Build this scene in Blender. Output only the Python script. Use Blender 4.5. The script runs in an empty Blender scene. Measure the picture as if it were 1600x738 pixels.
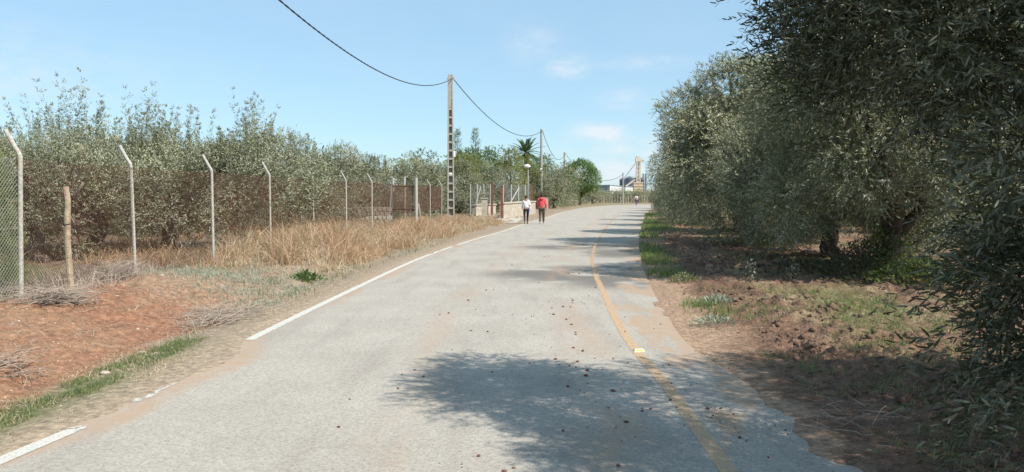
import bpy, math, random
import numpy as np
from mathutils import Vector, Matrix

# ------------------------------------------------------------------ camera / world / sun
sc = bpy.context.scene
COL = sc.collection
HC, F, HOR = 1.7, 1200.0, 303.0           # eye height, focal length in photo pixels, horizon row
PITCH = math.atan((369 - HOR) / F)
cd = bpy.data.cameras.new('camera'); cam = bpy.data.objects.new('camera', cd); COL.objects.link(cam)
cd.sensor_width = 36; cd.lens = 36 * F / 1600; cd.clip_end = 5000; cd.clip_start = 0.05
cam.location = (0, 0, HC); cam.rotation_euler = (math.pi / 2 - PITCH, 0, 0)
sc.camera = cam

SUN_EL, SUN_AZ = math.radians(47), math.radians(127)   # azimuth measured from +Y (view) clockwise to +X
sdir = Vector((math.sin(SUN_AZ) * math.cos(SUN_EL), math.cos(SUN_AZ) * math.cos(SUN_EL), math.sin(SUN_EL)))
sl = bpy.data.lights.new('sun', 'SUN'); sl.energy = 5.0; sl.angle = math.radians(0.5); sl.color = (1, 0.94, 0.84)
so = bpy.data.objects.new('sun', sl); COL.objects.link(so); so.rotation_euler = sdir.to_track_quat('Z', 'Y').to_euler()

sc.view_settings.view_transform = 'Standard'; sc.view_settings.look = 'None'
sc.view_settings.exposure = 0.45; sc.view_settings.gamma = 1; sc.view_settings.use_curve_mapping = False
sc.cycles.max_bounces = 5; sc.cycles.diffuse_bounces = 3; sc.cycles.transparent_max_bounces = 8

W = bpy.data.worlds.new('World'); sc.world = W; W.use_nodes = True
wn, wl = W.node_tree.nodes, W.node_tree.links
wn.clear()
def wmath(op, a, b=None, c=None):
    n = wn.new('ShaderNodeMath'); n.operation = op
    for i, v in enumerate((a, b, c)):
        if v is None: continue
        if isinstance(v, (int, float)): n.inputs[i].default_value = v
        else: wl.new(v, n.inputs[i])
    return n.outputs[0]
wo = wn.new('ShaderNodeOutputWorld'); bg = wn.new('ShaderNodeBackground'); sky = wn.new('ShaderNodeTexSky')
sky.sky_type = 'NISHITA'; sky.sun_disc = False; sky.sun_elevation = SUN_EL; sky.sun_rotation = SUN_AZ
sky.air_density = 1.0; sky.dust_density = 0.35; sky.ozone_density = 2.2; sky.altitude = 100
bg.inputs['Strength'].default_value = 0.112
tc = wn.new('ShaderNodeTexCoord'); sx = wn.new('ShaderNodeSeparateXYZ'); wl.new(tc.outputs['Generated'], sx.inputs[0])
az = wmath('ARCTAN2', sx.outputs[0], sx.outputs[1]); el = wmath('ARCSINE', sx.outputs[2])
cx = wn.new('ShaderNodeCombineXYZ'); wl.new(az, cx.inputs[0]); wl.new(wmath('MULTIPLY', el, 2.2), cx.inputs[1])
def wnoise(scale, detail, rough=0.55):
    n = wn.new('ShaderNodeTexNoise'); n.inputs['Scale'].default_value = scale; n.inputs['Detail'].default_value = detail
    n.inputs['Roughness'].default_value = rough; wl.new(cx.outputs[0], n.inputs['Vector']); return n.outputs['Fac']
nz = wnoise(26, 6, 0.6); nbig = wnoise(7, 4)
def pxang(px, py): return math.atan((px - 800) / F), math.atan((HOR - py) / F)
# (px, py, half width, half height, strength)
CL = [(886, 107, 26, 13, .6), (832, 72, 34, 24, .3), (1000, 104, 60, 10, .28), (936, 210, 34, 13, .95), (980, 160, 34, 13, .42),
      (955, 232, 60, 14, .5), (955, 268, 60, 16, .9), (1010, 240, 60, 30, .45), (30, 168, 100, 20, .25), (-500, 150, 300, 50, .6), (2000, 120, 260, 60, .6), (2500, -100, 500, 60, .5)]
mask = None
for px, py, hw, hh, s in CL:
    a, e = pxang(px, py)
    u = wmath('DIVIDE', wmath('SUBTRACT', az, a), hw / F * 1.15); v = wmath('DIVIDE', wmath('SUBTRACT', el, e), hh / F * 1.15)
    r2 = wmath('ADD', wmath('MULTIPLY', u, u), wmath('MULTIPLY', v, v))
    g = wmath('MULTIPLY', wmath('EXPONENT', wmath('MULTIPLY', r2, -0.9)), s)
    mask = g if mask is None else wmath('MAXIMUM', mask, g)
dens = wmath('MULTIPLY', mask, wmath('MULTIPLY_ADD', nz, 3.6, -1.0)); 
hz_ = wmath('MULTIPLY', wmath('MULTIPLY_ADD', nbig, 2.2, -0.85), 0.08)
dens = wmath('MAXIMUM', wmath('MINIMUM', wmath('MAXIMUM', dens, hz_), 0.85), 0.0)
tint = wn.new('ShaderNodeMix'); tint.data_type = 'RGBA'; tint.blend_type = 'MULTIPLY'; tint.inputs[0].default_value = 1
wl.new(sky.outputs[0], tint.inputs[6]); tint.inputs[7].default_value = (0.86, 1.0, 1.04, 1)
mx = wn.new('ShaderNodeMix'); mx.data_type = 'RGBA'
pale = wn.new('ShaderNodeMix'); pale.data_type = 'RGBA'; pale.inputs[0].default_value = .55; pale.inputs[7].default_value = (3.3, 5.0, 6.3, 1); wl.new(tint.outputs[2], pale.inputs[6])
wl.new(dens, mx.inputs[0]); wl.new(pale.outputs[2], mx.inputs[6]); mx.inputs[7].default_value = (5.6, 6.0, 6.4, 1)
wl.new(mx.outputs[2], bg.inputs['Color']); wl.new(bg.outputs[0], wo.inputs[0])

# ------------------------------------------------------------------ helpers
random.seed(5); RNG = np.random.default_rng(11)
def gnd(px, py, z=0.0):
    """point at height z under photo pixel"""
    c, s = math.cos(PITCH), math.sin(PITCH)
    dx, dy, dz = (px - 800) / F, 1.0, -(py - 369) / F
    y = dy * c + dz * s; zz = -dy * s + dz * c
    t = (z - HC) / zz
    return dx * t, y * t
def up(px, py, d):
    """world point at depth d (along Y) under photo pixel"""
    c, s = math.cos(PITCH), math.sin(PITCH)
    dx, dz = (px - 800) / F, -(py - 369) / F
    y = c + dz * s; zz = -s + dz * c; t = d / y
    return dx * t, d, HC + zz * t

def _hash(ix, iy, iz):
    h = (ix.astype(np.int64) * 374761393 + iy.astype(np.int64) * 668265263 + iz.astype(np.int64) * 2147483647 + 12345) & 0xffffffff
    h = ((h ^ (h >> 13)) * 1274126177) & 0xffffffff
    return ((h ^ (h >> 16)) & 0xffff) / 65535.0
def vnoise(x, y, z=None):
    x = np.asarray(x, float); y = np.asarray(y, float); z = np.zeros_like(x) if z is None else np.asarray(z, float)
    ix, iy, iz = np.floor(x), np.floor(y), np.floor(z); fx, fy, fz = x - ix, y - iy, z - iz
    fx = fx * fx * (3 - 2 * fx); fy = fy * fy * (3 - 2 * fy); fz = fz * fz * (3 - 2 * fz); r = 0
    for a in (0, 1):
        for b in (0, 1):
            for c in (0, 1):
                r = r + _hash(ix + a, iy + b, iz + c) * (fx if a else 1 - fx) * (fy if b else 1 - fy) * (fz if c else 1 - fz)
    return r
def fbm(x, y, z=None, o=4):
    r, a, s = 0, 0.5, 1.0
    for k in range(o):
        r = r + a * vnoise(np.asarray(x) * s + 17.3 * k, np.asarray(y) * s - 9.1 * k, None if z is None else np.asarray(z) * s); a *= .5; s *= 2.07
    return r / (1 - 0.5 ** o)
def sstep(a, b, x):
    t = np.clip((x - a) / (b - a), 0, 1); return t * t * (3 - 2 * t)

def poly_mesh(name, V, k, val=None, smooth=False):
    """V (n,k,3): n separate polygons of k corners each"""
    n = len(V); me = bpy.data.meshes.new(name)
    me.vertices.add(n * k); me.vertices.foreach_set('co', V.astype(np.float32).ravel())
    me.loops.add(n * k); me.loops.foreach_set('vertex_index', np.arange(n * k, dtype=np.int32))
    me.polygons.add(n); me.polygons.foreach_set('loop_start', np.arange(0, n * k, k, dtype=np.int32))
    me.polygons.foreach_set('loop_total', np.full(n, k, dtype=np.int32))
    if val is not None:
        at = me.attributes.new('v', 'FLOAT', 'FACE'); at.data.foreach_set('value', val.astype(np.float32))
    me.update(); me.validate(); return me
def idx_mesh(name, V, Q, smooth=False):
    """V (m,3), Q (n,4) indices"""
    me = bpy.data.meshes.new(name); n = len(Q)
    me.vertices.add(len(V)); me.vertices.foreach_set('co', np.asarray(V, np.float32).ravel())
    me.loops.add(n * 4); me.loops.foreach_set('vertex_index', np.asarray(Q, np.int32).ravel())
    me.polygons.add(n); me.polygons.foreach_set('loop_start', np.arange(0, n * 4, 4, dtype=np.int32))
    me.polygons.foreach_set('loop_total', np.full(n, 4, dtype=np.int32))
    if smooth: me.polygons.foreach_set('use_smooth', np.ones(n, dtype=bool))
    me.update(); return me
class MB:
    def __init__(s): s.v = []; s.f = []
    def add(s, vs, fs):
        o = len(s.v); s.v += [tuple(v) for v in vs]; s.f += [tuple(i + o for i in f) for f in fs]; return s
    def box(s, c, d, rz=0, taper=1.0, M=None):
        vs = []
        for z in (-1, 1):
            for x, y in ((-1, -1), (1, -1), (1, 1), (-1, 1)):
                t = taper if z > 0 else 1
                p = Vector((x * d[0] / 2 * t, y * d[1] / 2 * t, z * d[2] / 2))
                if rz: p = Matrix.Rotation(rz, 3, 'Z') @ p
                if M: p = M @ p
                vs.append(p + Vector(c))
        return s.add(vs, [(0, 3, 2, 1), (4, 5, 6, 7), (0, 1, 5, 4), (1, 2, 6, 5), (2, 3, 7, 6), (3, 0, 4, 7)])
    def bar(s, a, b, w, h=None):
        a, b = Vector(a), Vector(b); d = b - a; h = h or w
        q = d.to_track_quat('Z', 'Y').to_matrix()
        return s.box((a + b) / 2, (w, h, d.length), M=q)
    def tube(s, pts, rad, n=8, cap=True):
        pts = [Vector(p) for p in pts]; m = len(pts)
        if not hasattr(rad, '__len__'): rad = [rad] * m
        vs = []; fs = []; ref = None
        for i, p in enumerate(pts):
            d = (pts[min(i + 1, m - 1)] - pts[max(i - 1, 0)]).normalized()
            if ref is None: ref = d.orthogonal().normalized()
            else: ref = (ref - d * ref.dot(d)).normalized()
            b = d.cross(ref)
            for k in range(n):
                a = 2 * math.pi * k / n; vs.append(p + (ref * math.cos(a) + b * math.sin(a)) * rad[i])
        for i in range(m - 1):
            for k in range(n):
                k2 = (k + 1) % n; fs.append((i * n + k, i * n + k2, (i + 1) * n + k2, (i + 1) * n + k))
        if cap: fs.append(tuple(range(n - 1, -1, -1))); fs.append(tuple((m - 1) * n + k for k in range(n)))
        return s.add(vs, fs)
    def ball(s, c, r, nu=10, nv=7, jit=0):
        r = r if hasattr(r, '__len__') else (r, r, r); vs = []; fs = []
        for j in range(nv + 1):
            th = math.pi * j / nv
            for i in range(nu):
                ph = 2 * math.pi * i / nu; q = 1 + (random.uniform(-jit, jit) if jit else 0)
                vs.append((c[0] + r[0] * q * math.sin(th) * math.cos(ph), c[1] + r[1] * q * math.sin(th) * math.sin(ph), c[2] + r[2] * q * math.cos(th)))
        for j in range(nv):
            for i in range(nu):
                i2 = (i + 1) % nu; fs.append((j * nu + i, (j + 1) * nu + i, (j + 1) * nu + i2, j * nu + i2))
        return s.add(vs, fs)
    def mesh(s, name, smooth=False):
        me = bpy.data.meshes.new(name); me.from_pydata(s.v, [], s.f); me.update()
        if smooth: me.polygons.foreach_set('use_smooth', np.ones(len(me.polygons), dtype=bool))
        return me
def tag(o, label=None, cat=None, group=None, kind=None):
    if label: o['label'] = label
    if cat: o['category'] = cat
    if group: o['group'] = group
    if kind: o['kind'] = kind
    return o
def obj(name, me, mat=None, parent=None, label=None, cat=None, group=None, kind=None, loc=None, smooth=False):
    if isinstance(me, MB): me = me.mesh(name, smooth)
    if mat and not me.materials: me.materials.append(mat)
    o = bpy.data.objects.new(name, me); COL.objects.link(o)
    if parent: o.parent = parent
    if loc: o.location = loc
    return tag(o, label, cat, group, kind)
def empty(name, loc, label, cat, group=None, rz=0, scale=1):
    o = bpy.data.objects.new(name, None); COL.objects.link(o); o.location = loc; o.rotation_euler = (0, 0, rz)
    o.scale = (scale,) * 3 if not hasattr(scale, '__len__') else scale
    o.empty_display_size = .2
    return tag(o, label, cat, group)

# ------------------------------------------------------------------ materials
def mat(name, color, rough=0.8, noise=None, bump=0.0, bscale=40, spec=0.3, metal=0, color2=None, nscale=8, detail=5, coord='Object'):
    m = bpy.data.materials.new(name); m.use_nodes = True; n, l = m.node_tree.nodes, m.node_tree.links
    p = n['Principled BSDF']; p.inputs['Base Color'].default_value = (*color, 1); p.inputs['Roughness'].default_value = rough
    p.inputs['Specular IOR Level'].default_value = spec; p.inputs['Metallic'].default_value = metal
    t = n.new('ShaderNodeTexCoord')
    c2 = color2 or tuple(c * 0.72 for c in color)
    nz = n.new('ShaderNodeTexNoise'); nz.inputs['Scale'].default_value = nscale; nz.inputs['Detail'].default_value = detail
    l.new(t.outputs[coord], nz.inputs['Vector'])
    r = n.new('ShaderNodeValToRGB'); r.color_ramp.elements[0].position = .35; r.color_ramp.elements[1].position = .65
    r.color_ramp.elements[0].color = (*c2, 1); r.color_ramp.elements[1].color = (*color, 1)
    l.new(nz.outputs['Fac'], r.inputs[0]); l.new(r.outputs[0], p.inputs['Base Color'])
    if bump:
        b = n.new('ShaderNodeBump'); b.inputs['Strength'].default_value = bump; b.inputs['Distance'].default_value = .02
        n2 = n.new('ShaderNodeTexNoise'); n2.inputs['Scale'].default_value = bscale; n2.inputs['Detail'].default_value = 4
        l.new(t.outputs[coord], n2.inputs['Vector']); l.new(n2.outputs['Fac'], b.inputs['Height']); l.new(b.outputs[0], p.inputs['Normal'])
    return m
def leafmat(name, top, under, rough=.5, trans=.28, tcol=None, var=.5, spec=.35):
    m = bpy.data.materials.new(name); m.use_nodes = True; n, l = m.node_tree.nodes, m.node_tree.links
    p = n['Principled BSDF']; p.inputs['Roughness'].default_value = rough; p.inputs['Specular IOR Level'].default_value = spec
    out = n['Material Output']; g = n.new('ShaderNodeNewGeometry'); a = n.new('ShaderNodeAttribute'); a.attribute_name = 'v'
    mx = n.new('ShaderNodeMix'); mx.data_type = 'RGBA'; mx.inputs[6].default_value = (*top, 1); mx.inputs[7].default_value = (*under, 1)
    l.new(g.outputs['Backfacing'], mx.inputs[0])
    hs = n.new('ShaderNodeHueSaturation'); l.new(mx.outputs[2], hs.inputs['Color'])
    mr = n.new('ShaderNodeMapRange'); mr.inputs[3].default_value = 1 - var; mr.inputs[4].default_value = 1 + var; l.new(a.outputs['Fac'], mr.inputs[0]); l.new(mr.outputs[0], hs.inputs['Value'])
    mh = n.new('ShaderNodeMapRange'); mh.inputs[3].default_value = .515; mh.inputs[4].default_value = .475; l.new(a.outputs['Fac'], mh.inputs[0]); l.new(mh.outputs[0], hs.inputs['Hue'])
    l.new(hs.outputs[0], p.inputs['Base Color'])
    t = n.new('ShaderNodeBsdfTranslucent'); t.inputs['Color'].default_value = (*(tcol or tuple(min(1, c * 1.6) for c in top)), 1)
    ms = n.new('ShaderNodeMixShader'); ms.inputs[0].default_value = trans
    l.new(p.outputs[0], ms.inputs[1]); l.new(t.outputs[0], ms.inputs[2]); l.new(ms.outputs[0], out.inputs['Surface'])
    return m
M_OLIVE = leafmat('olive_leaf', (.205, .208, .112), (.45, .445, .315), trans=.25, tcol=(.16, .2, .06))
M_OLIVE_N = leafmat('olive_leaf_near_shaded', (.056, .064, .034), (.15, .155, .105), rough=.5, trans=.16, tcol=(.10, .12, .04), spec=.25)  # darker copy of the olive leaf: backlit shade put into the colour
M_OLIVE_L = leafmat('olive_leaf_left', (.20, .215, .12), (.42, .43, .31), trans=.25, tcol=(.18, .2, .06))
M_GREEN = leafmat('green_leaf', (.085, .135, .045), (.12, .17, .07), trans=.3, tcol=(.18, .3, .06))
M_BRIGHT = leafmat('bright_leaf', (.12, .16, .055), (.15, .19, .08), trans=.3, tcol=(.24, .32, .08))
M_YELLOW = leafmat('yellow_green_leaf', (.17, .19, .04), (.2, .22, .08), trans=.3, tcol=(.4, .4, .06))
M_PALE = leafmat('pale_shoot_leaf', (.12, .17, .08), (.2, .25, .14), trans=.3)
M_PALM = leafmat('palm_leaf', (.07, .12, .035), (.1, .15, .05), trans=.2, rough=.4)
M_GRASS = leafmat('green_grass', (.13, .18, .065), (.15, .2, .08), trans=.35, tcol=(.25, .36, .08), var=.45)
M_GRASSD = leafmat('dull_grass', (.16, .18, .085), (.18, .19, .1), trans=.3, tcol=(.28, .3, .12), var=.45)
M_GREYWEED = leafmat('grey_green_weed', (.26, .29, .21), (.32, .34, .26), trans=.2, var=.3)
M_DRY = leafmat('dry_grass', (.44, .30, .18), (.46, .33, .20), trans=.3, tcol=(.5, .33, .16), var=.4)
M_STRAW = leafmat('straw', (.44, .36, .24), (.44, .36, .24), trans=.15, var=.35)
M_TWIG = leafmat('dead_twig', (.36, .30, .24), (.36, .30, .24), trans=0.0, var=.45)
M_BARK = mat('olive_bark', (.13, .095, .07), .9, bump=.8, bscale=25, nscale=9, color2=(.06, .045, .035))
M_BARKP = mat('pale_bark', (.26, .21, .16), .9, bump=.8, bscale=25, nscale=9, color2=(.13, .1, .08))
M_CONC = mat('pole_concrete', (.37, .35, .305), .85, bump=.3, nscale=6, color2=(.29, .27, .235))
M_POST = mat('fence_post_concrete', (.46, .44, .39), .8, bump=.3, nscale=28, color2=(.30, .285, .25))
M_WOOD = mat('weathered_wood', (.43, .34, .24), .85, bump=.6, nscale=14, color2=(.26, .195, .135))
M_RUST = mat('rusty_wire', (.135, .058, .036), .85, nscale=1.5, color2=(.10, .055, .038))
M_GALV = mat('galvanised_wire', (.36, .35, .28), .6, nscale=5)
M_CABLE = mat('black_cable', (.03, .035, .045), .5, nscale=5)
M_STEEL = mat('grey_steel', (.4, .41, .4), .5, nscale=5, color2=(.32, .33, .32))
M_WHITE = mat('white_paint', (.78, .78, .75), .6, nscale=5, color2=(.68, .68, .65))
M_WALL = mat('rendered_wall', (.50, .45, .37), .85, nscale=3, color2=(.36, .31, .25), bump=.2)
M_STONE = mat('stone_wall', (.44, .38, .30), .9, nscale=4, color2=(.31, .26, .2), bump=.6, bscale=12)
M_REDPOST = mat('red_oxide_paint', (.19, .075, .055), .7, nscale=8)
M_DARK = mat('dark_plastic', (.05, .05, .05), .6)
M_CONCP = mat('concrete_slab', (.47, .43, .37), .9, nscale=2, color2=(.38, .34, .28), bump=.2)

# ------------------------------------------------------------------ road geometry functions
LE = [(-8, -3.25), (0, -3.3), (4.95, -3.3), (5.44, -3.22), (8.8, -3.12), (14, -2.87), (20.2, -2.48), (27, -1.68), (35, -.45), (43.4, .65), (56, 2.6), (70, 4.5), (83, 6.7), (95, 9.0), (107, 12.2), (118, 17), (127, 25), (133, 36), (138, 60)]
RE = [(-8, 2.3), (0, 2.2), (4.7, 2.15), (6.9, 2.1), (8.6, 2.0), (10.9, 2.2), (16, 2.8), (23.4, 3.9), (35.8, 6.0), (45, 7.7), (55, 9.5), (66, 11.6), (75, 13.4), (90, 17.0), (100, 21), (110, 28), (118, 40), (124, 60)]
YL = [(-8, 1.3), (0, 1.3), (4.69, 1.33), (6.87, 1.37), (8.3, 1.35), (10.5, 1.42), (13, 1.57), (16, 1.75), (19, 2.0), (23.4, 2.5), (30.4, 3.5), (43.4, 5.5), (56, 7.6), (66, 9.4)]
def smooth_fn(pts):
    ys = np.array([p[0] for p in pts], float); xs = np.array([p[1] for p in pts], float)
    m = np.gradient(xs, ys)
    def f(y):
        y = np.clip(np.asarray(y, float), ys[0], ys[-1]); i = np.clip(np.searchsorted(ys, y) - 1, 0, len(ys) - 2)
        h = ys[i + 1] - ys[i]; t = (y - ys[i]) / h
        return (2*t**3-3*t**2+1)*xs[i] + (t**3-2*t**2+t)*h*m[i] + (-2*t**3+3*t**2)*xs[i+1] + (t**3-t**2)*h*m[i+1]
    return f
left, right, yline = smooth_fn(LE), smooth_fn(RE), smooth_fn(YL)
POSTS = [(-6.75, 3.6), (-6.75, 7.0), (28, 10.4), (209, 13.8), (332, 16.9), (422, 20.6), (490, 24.2), (541, 27.8), (581, 31.4), (672, 43.0), (690, 47.0)]
POSTS = [(a, b) if a < 0 else ((a - 800) * b / F, b) for a, b in POSTS]
fence_x = smooth_fn([(b, a) for a, b in POSTS])

def spill(y): return .24 * np.exp(-((y - 7.7) / .9) ** 2) + .12 * np.exp(-((y - 5.85) / .35) ** 2)      # soil washed over the asphalt edge
def ground_z(x, y):
    """height of the soil"""
    x = np.asarray(x, float); y = np.asarray(y, float)
    dl = left(y) - x; dr = x - right(y)        # distance outside each edge, positive outside
    far = sstep(130, 60, y)
    n1 = fbm(x * 1.1 + 3, y * 1.1, o=3) - .5; n2 = fbm(x * 6, y * 6 + 40, o=4) - .5; n3 = fbm(x * 14 + 9, y * 14, o=3) - .5
    # left side
    bank = sstep(.75, 3.0, dl) * (0.22 * sstep(22, 12, y) + 0.02) + .20 * sstep(7, 16, dl) * sstep(50, 20, y)
    dip = -.05 * np.exp(-((dl - 1.0) / .35) ** 2) * sstep(30, 12, y)
    m = .05 * np.exp(-(((x + 6.1) / .8) ** 2 + ((y - 9.6) / .9) ** 2)) + .12 * np.exp(-(((x + 5.7) / .8) ** 2 + ((y - 12.6) / 1.0) ** 2)) + .10 * np.exp(-(((x + 5.2) / .7) ** 2 + ((y - 7.2) / .8) ** 2))
    zl = bank + dip + m + sstep(.5, 1.5, dl) * (n1 * .18 + n2 * .11 + n3 * .05)
    zr = .06 * sstep(.2, 1.8, dr) + sstep(.3, 1.3, dr) * (n1 * .12 + n2 * .20 + n3 * .13)
    edge_l = -.02 + .03 * sstep(-.14, .18, dl + spill(y) + (fbm(x * 2.2, y * 1.1, o=4) - .5) * .5) - .01 * n3
    edge_r = -.02 + .035 * sstep(-.05, .5, dr + (fbm(x * 1.3 + 50, y * 1.0, o=4) - .5) * 1.5) - .01 * n3
    inside = (dl < 0) & (dr < 0)
    z = np.where(dl > dr, np.maximum(edge_l, -.05) + np.maximum(zl, -.04) * sstep(.1, .6, dl), edge_r + zr)
    far2 = sstep(160, 90, np.hypot(x, y))
    return np.where(z < -.02, z, z * (0.25 + 0.75 * far2)) - .0
def gz(x, y): return float(ground_z(np.array([x]), np.array([y]))[0])

# ------------------------------------------------------------------ ground
def axis(fine0, fine1, s, lo, hi, g):
    a = list(np.arange(fine0, fine1, s)); d = s; v = a[-1]
    while v < hi: d *= g; v += d; a.append(v)
    d = s; v = fine0; b = []
    while v > lo: d *= g; v -= d; b.append(v)
    return np.array(b[::-1] + a)
gx = axis(-8, 7.5, .055, -1600, 1600, 1.05); gy = axis(3.4, 10.5, .04, -60, 2500, 1.017)
X, Y = np.meshgrid(gx, gy); Z = ground_z(X, Y)
nx, ny = len(gx), len(gy)
I = (np.arange(ny - 1)[:, None] * nx + np.arange(nx - 1)[None, :]).ravel()
gme = idx_mesh('ground', np.stack([X.ravel(), Y.ravel(), Z.ravel()], 1), np.stack([I, I + 1, I + nx + 1, I + nx], 1), smooth=True)
x, y = X.ravel(), Y.ravel(); dl = left(y) - x; dr = x - right(y)
n1 = fbm(x * .8, y * .8, o=4); n2 = fbm(x * 2.5 + 31, y * 2.5, o=4); n3 = fbm(x * .25 + 77, y * .25, o=3)
def C(*c): return np.array(c)[None, :]
def lerp(a, b, t): return a * (1 - t[:, None]) + b * t[:, None]
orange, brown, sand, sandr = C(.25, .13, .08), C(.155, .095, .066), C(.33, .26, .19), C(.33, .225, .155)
strawc, greenc, greyd = C(.34, .27, .17), C(.13, .15, .06), C(.29, .23, .17)
# left side
cl = lerp(np.repeat(sand, len(x), 0), greyd, sstep(.1, .5, dl + (n2 - .5) * .4))
cl = lerp(cl, orange, sstep(.75, 1.1, dl + (n2 - .5) * .5) * sstep(14.5, 10.5, y + (n1 - .5) * 5))
cl = lerp(cl, strawc, sstep(.55, .66, n2) * .22 * sstep(.8, 1.6, dl))
cl = lerp(cl, C(.27, .165, .105), sstep(.5, .62, n1) * .5 * sstep(1.0, 1.6, dl))
inl = sstep(3.4, 4.6, dl + (n1 - .5)) 
cl = lerp(cl, C(.17, .115, .08), inl * .85); cl = lerp(cl, greenc, inl * sstep(.5, .6, n3) * .6)
cl = lerp(cl, greenc * .9, np.exp(-((dl - .62) / .3) ** 2) * sstep(9.3, 8.3, y) * .7)
# right side
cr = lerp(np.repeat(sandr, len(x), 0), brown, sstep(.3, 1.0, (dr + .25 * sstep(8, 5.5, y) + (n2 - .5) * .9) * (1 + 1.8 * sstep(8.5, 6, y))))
cr = lerp(cr, strawc * .85, sstep(.5, .62, n2) * .5 * sstep(1.0, 1.8, dr) * sstep(7, 10, y))
cr = lerp(cr, C(.25, .12, .075), sstep(.5, .62, n1) * .7 * sstep(12, 18, y) * sstep(.8, 2, dr))
cr = lerp(cr, greenc, sstep(.53, .66, n3) * .45 * sstep(1.6, 2.4, dr))
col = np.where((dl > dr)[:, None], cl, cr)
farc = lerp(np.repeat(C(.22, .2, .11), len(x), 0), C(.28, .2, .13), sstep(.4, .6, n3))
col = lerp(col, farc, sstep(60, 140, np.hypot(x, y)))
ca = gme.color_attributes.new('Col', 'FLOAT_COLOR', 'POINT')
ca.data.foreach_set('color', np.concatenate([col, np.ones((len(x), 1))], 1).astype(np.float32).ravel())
def ground_mat():
    m = bpy.data.materials.new('soil'); m.use_nodes = True; n, l = m.node_tree.nodes, m.node_tree.links
    p = n['Principled BSDF']; p.inputs['Roughness'].default_value = .95; p.inputs['Specular IOR Level'].default_value = .1
    a = n.new('ShaderNodeAttribute'); a.attribute_name = 'Col'; t = n.new('ShaderNodeTexCoord')
    def nz(s, d=5):
        q = n.new('ShaderNodeTexNoise'); q.inputs['Scale'].default_value = s; q.inputs['Detail'].default_value = d; l.new(t.outputs['Object'], q.inputs['Vector']); return q.outputs['Fac']
    def mixc(f, a_, b_, mode='MIX'):
        q = n.new('ShaderNodeMix'); q.data_type = 'RGBA'; q.blend_type = mode
        if isinstance(f, float): q.inputs[0].default_value = f
        else: l.new(f, q.inputs[0])
        for v, s in ((a_, 6), (b_, 7)):
            if isinstance(v, tuple): q.inputs[s].default_value = (*v, 1)
            else: l.new(v, q.inputs[s])
        return q.outputs[2]
    def ramp(f, a_, b_, c0=0.0, c1=1.0):
        q = n.new('ShaderNodeMapRange'); q.inputs[1].default_value = a_; q.inputs[2].default_value = b_; q.inputs[3].default_value = c0; q.inputs[4].default_value = c1; l.new(f, q.inputs[0]); return q.outputs[0]
    hv = n.new('ShaderNodeHueSaturation'); l.new(a.outputs['Color'], hv.inputs['Color']); l.new(ramp(nz(14, 10), .3, .7, .62, 1.3), hv.inputs['Value'])
    c = hv.outputs[0]
    c = mixc(ramp(nz(70, 3), .62, .7, 0, .6), c, (.48, .40, .30))     # pale grit and straw crumbs
    c = mixc(ramp(nz(45, 3), .36, .28, 0, .7), c, (.09, .06, .04))    # dark crumbs
    l.new(c, p.inputs['Base Color'])
    b = n.new('ShaderNodeBump'); b.inputs['Strength'].default_value = .9; b.inputs['Distance'].default_value = .03
    l.new(nz(30, 8), b.inputs['Height']); l.new(b.outputs[0], p.inputs['Normal'])
    return m
M_SOIL = ground_mat()
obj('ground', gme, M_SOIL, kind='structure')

# ------------------------------------------------------------------ road
ry = axis(0, 14, .07, -40, 124, 1.012); us = np.linspace(0, 1, 90)
RX = left(ry)[:, None] * (1 - us) + right(ry)[:, None] * us; RY = np.repeat(ry[:, None], len(us), 1)
# keep the far bend at constant real width by following the curve
I = (np.arange(len(ry) - 1)[:, None] * len(us) + np.arange(len(us) - 1)[None, :]).ravel()
rme = idx_mesh('road', np.stack([RX.ravel(), RY.ravel(), np.zeros(RX.size)], 1), np.stack([I, I + 1, I + len(us) + 1, I + len(us)], 1))
x, y = RX.ravel(), RY.ravel(); dli = x - left(y); dri = right(y) - x
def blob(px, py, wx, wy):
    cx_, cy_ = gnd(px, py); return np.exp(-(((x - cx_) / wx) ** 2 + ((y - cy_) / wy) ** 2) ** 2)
stain_shade = np.maximum.reduce([blob(900, 433, 1.5, 1.1), blob(970, 440, 1.2, 1.3), blob(850, 428, 1.3, 1.0), blob(940, 420, 1.6, .8), blob(885, 386, 1.6, 1.4), blob(930, 384, 1.2, 1.2), blob(960, 396, .9, 1.8), blob(800, 600, .8, .4) * .3, blob(930, 700, .6, .6) * .35])  # dark road stains plus tree shadow painted into the asphalt colour
stain_shade *= sstep(.36, .54, fbm(x * 1.3, y * 1.9 + 7, o=4) + .06)
nn = fbm(x * 2.0, y * .9, o=4) - .5
dust = np.maximum(sstep(.30, .12, dri + nn * 2.2), .9 * sstep(.34, .02, dli - spill(y) * 1.25 + nn * .8))
dust = np.maximum(dust, .62 * np.maximum(sstep(.45, .0, np.abs(x - (left(y) + 3.9 + .1 * np.sin(y * .3)))), .7 * sstep(.4, .0, np.abs(x - (left(y) + 2.3 + .15 * np.sin(y * .4))))) * sstep(.35, .65, fbm(x * 3, y * .7, o=4)))
at = rme.color_attributes.new('Col', 'FLOAT_COLOR', 'POINT')
track = np.exp(-((dli - 1.0) / .35) ** 2) + np.exp(-((dli - 3.6) / .4) ** 2)
at.data.foreach_set('color', np.stack([stain_shade, dust, track, np.ones_like(x)], 1).astype(np.float32).ravel())
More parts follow.
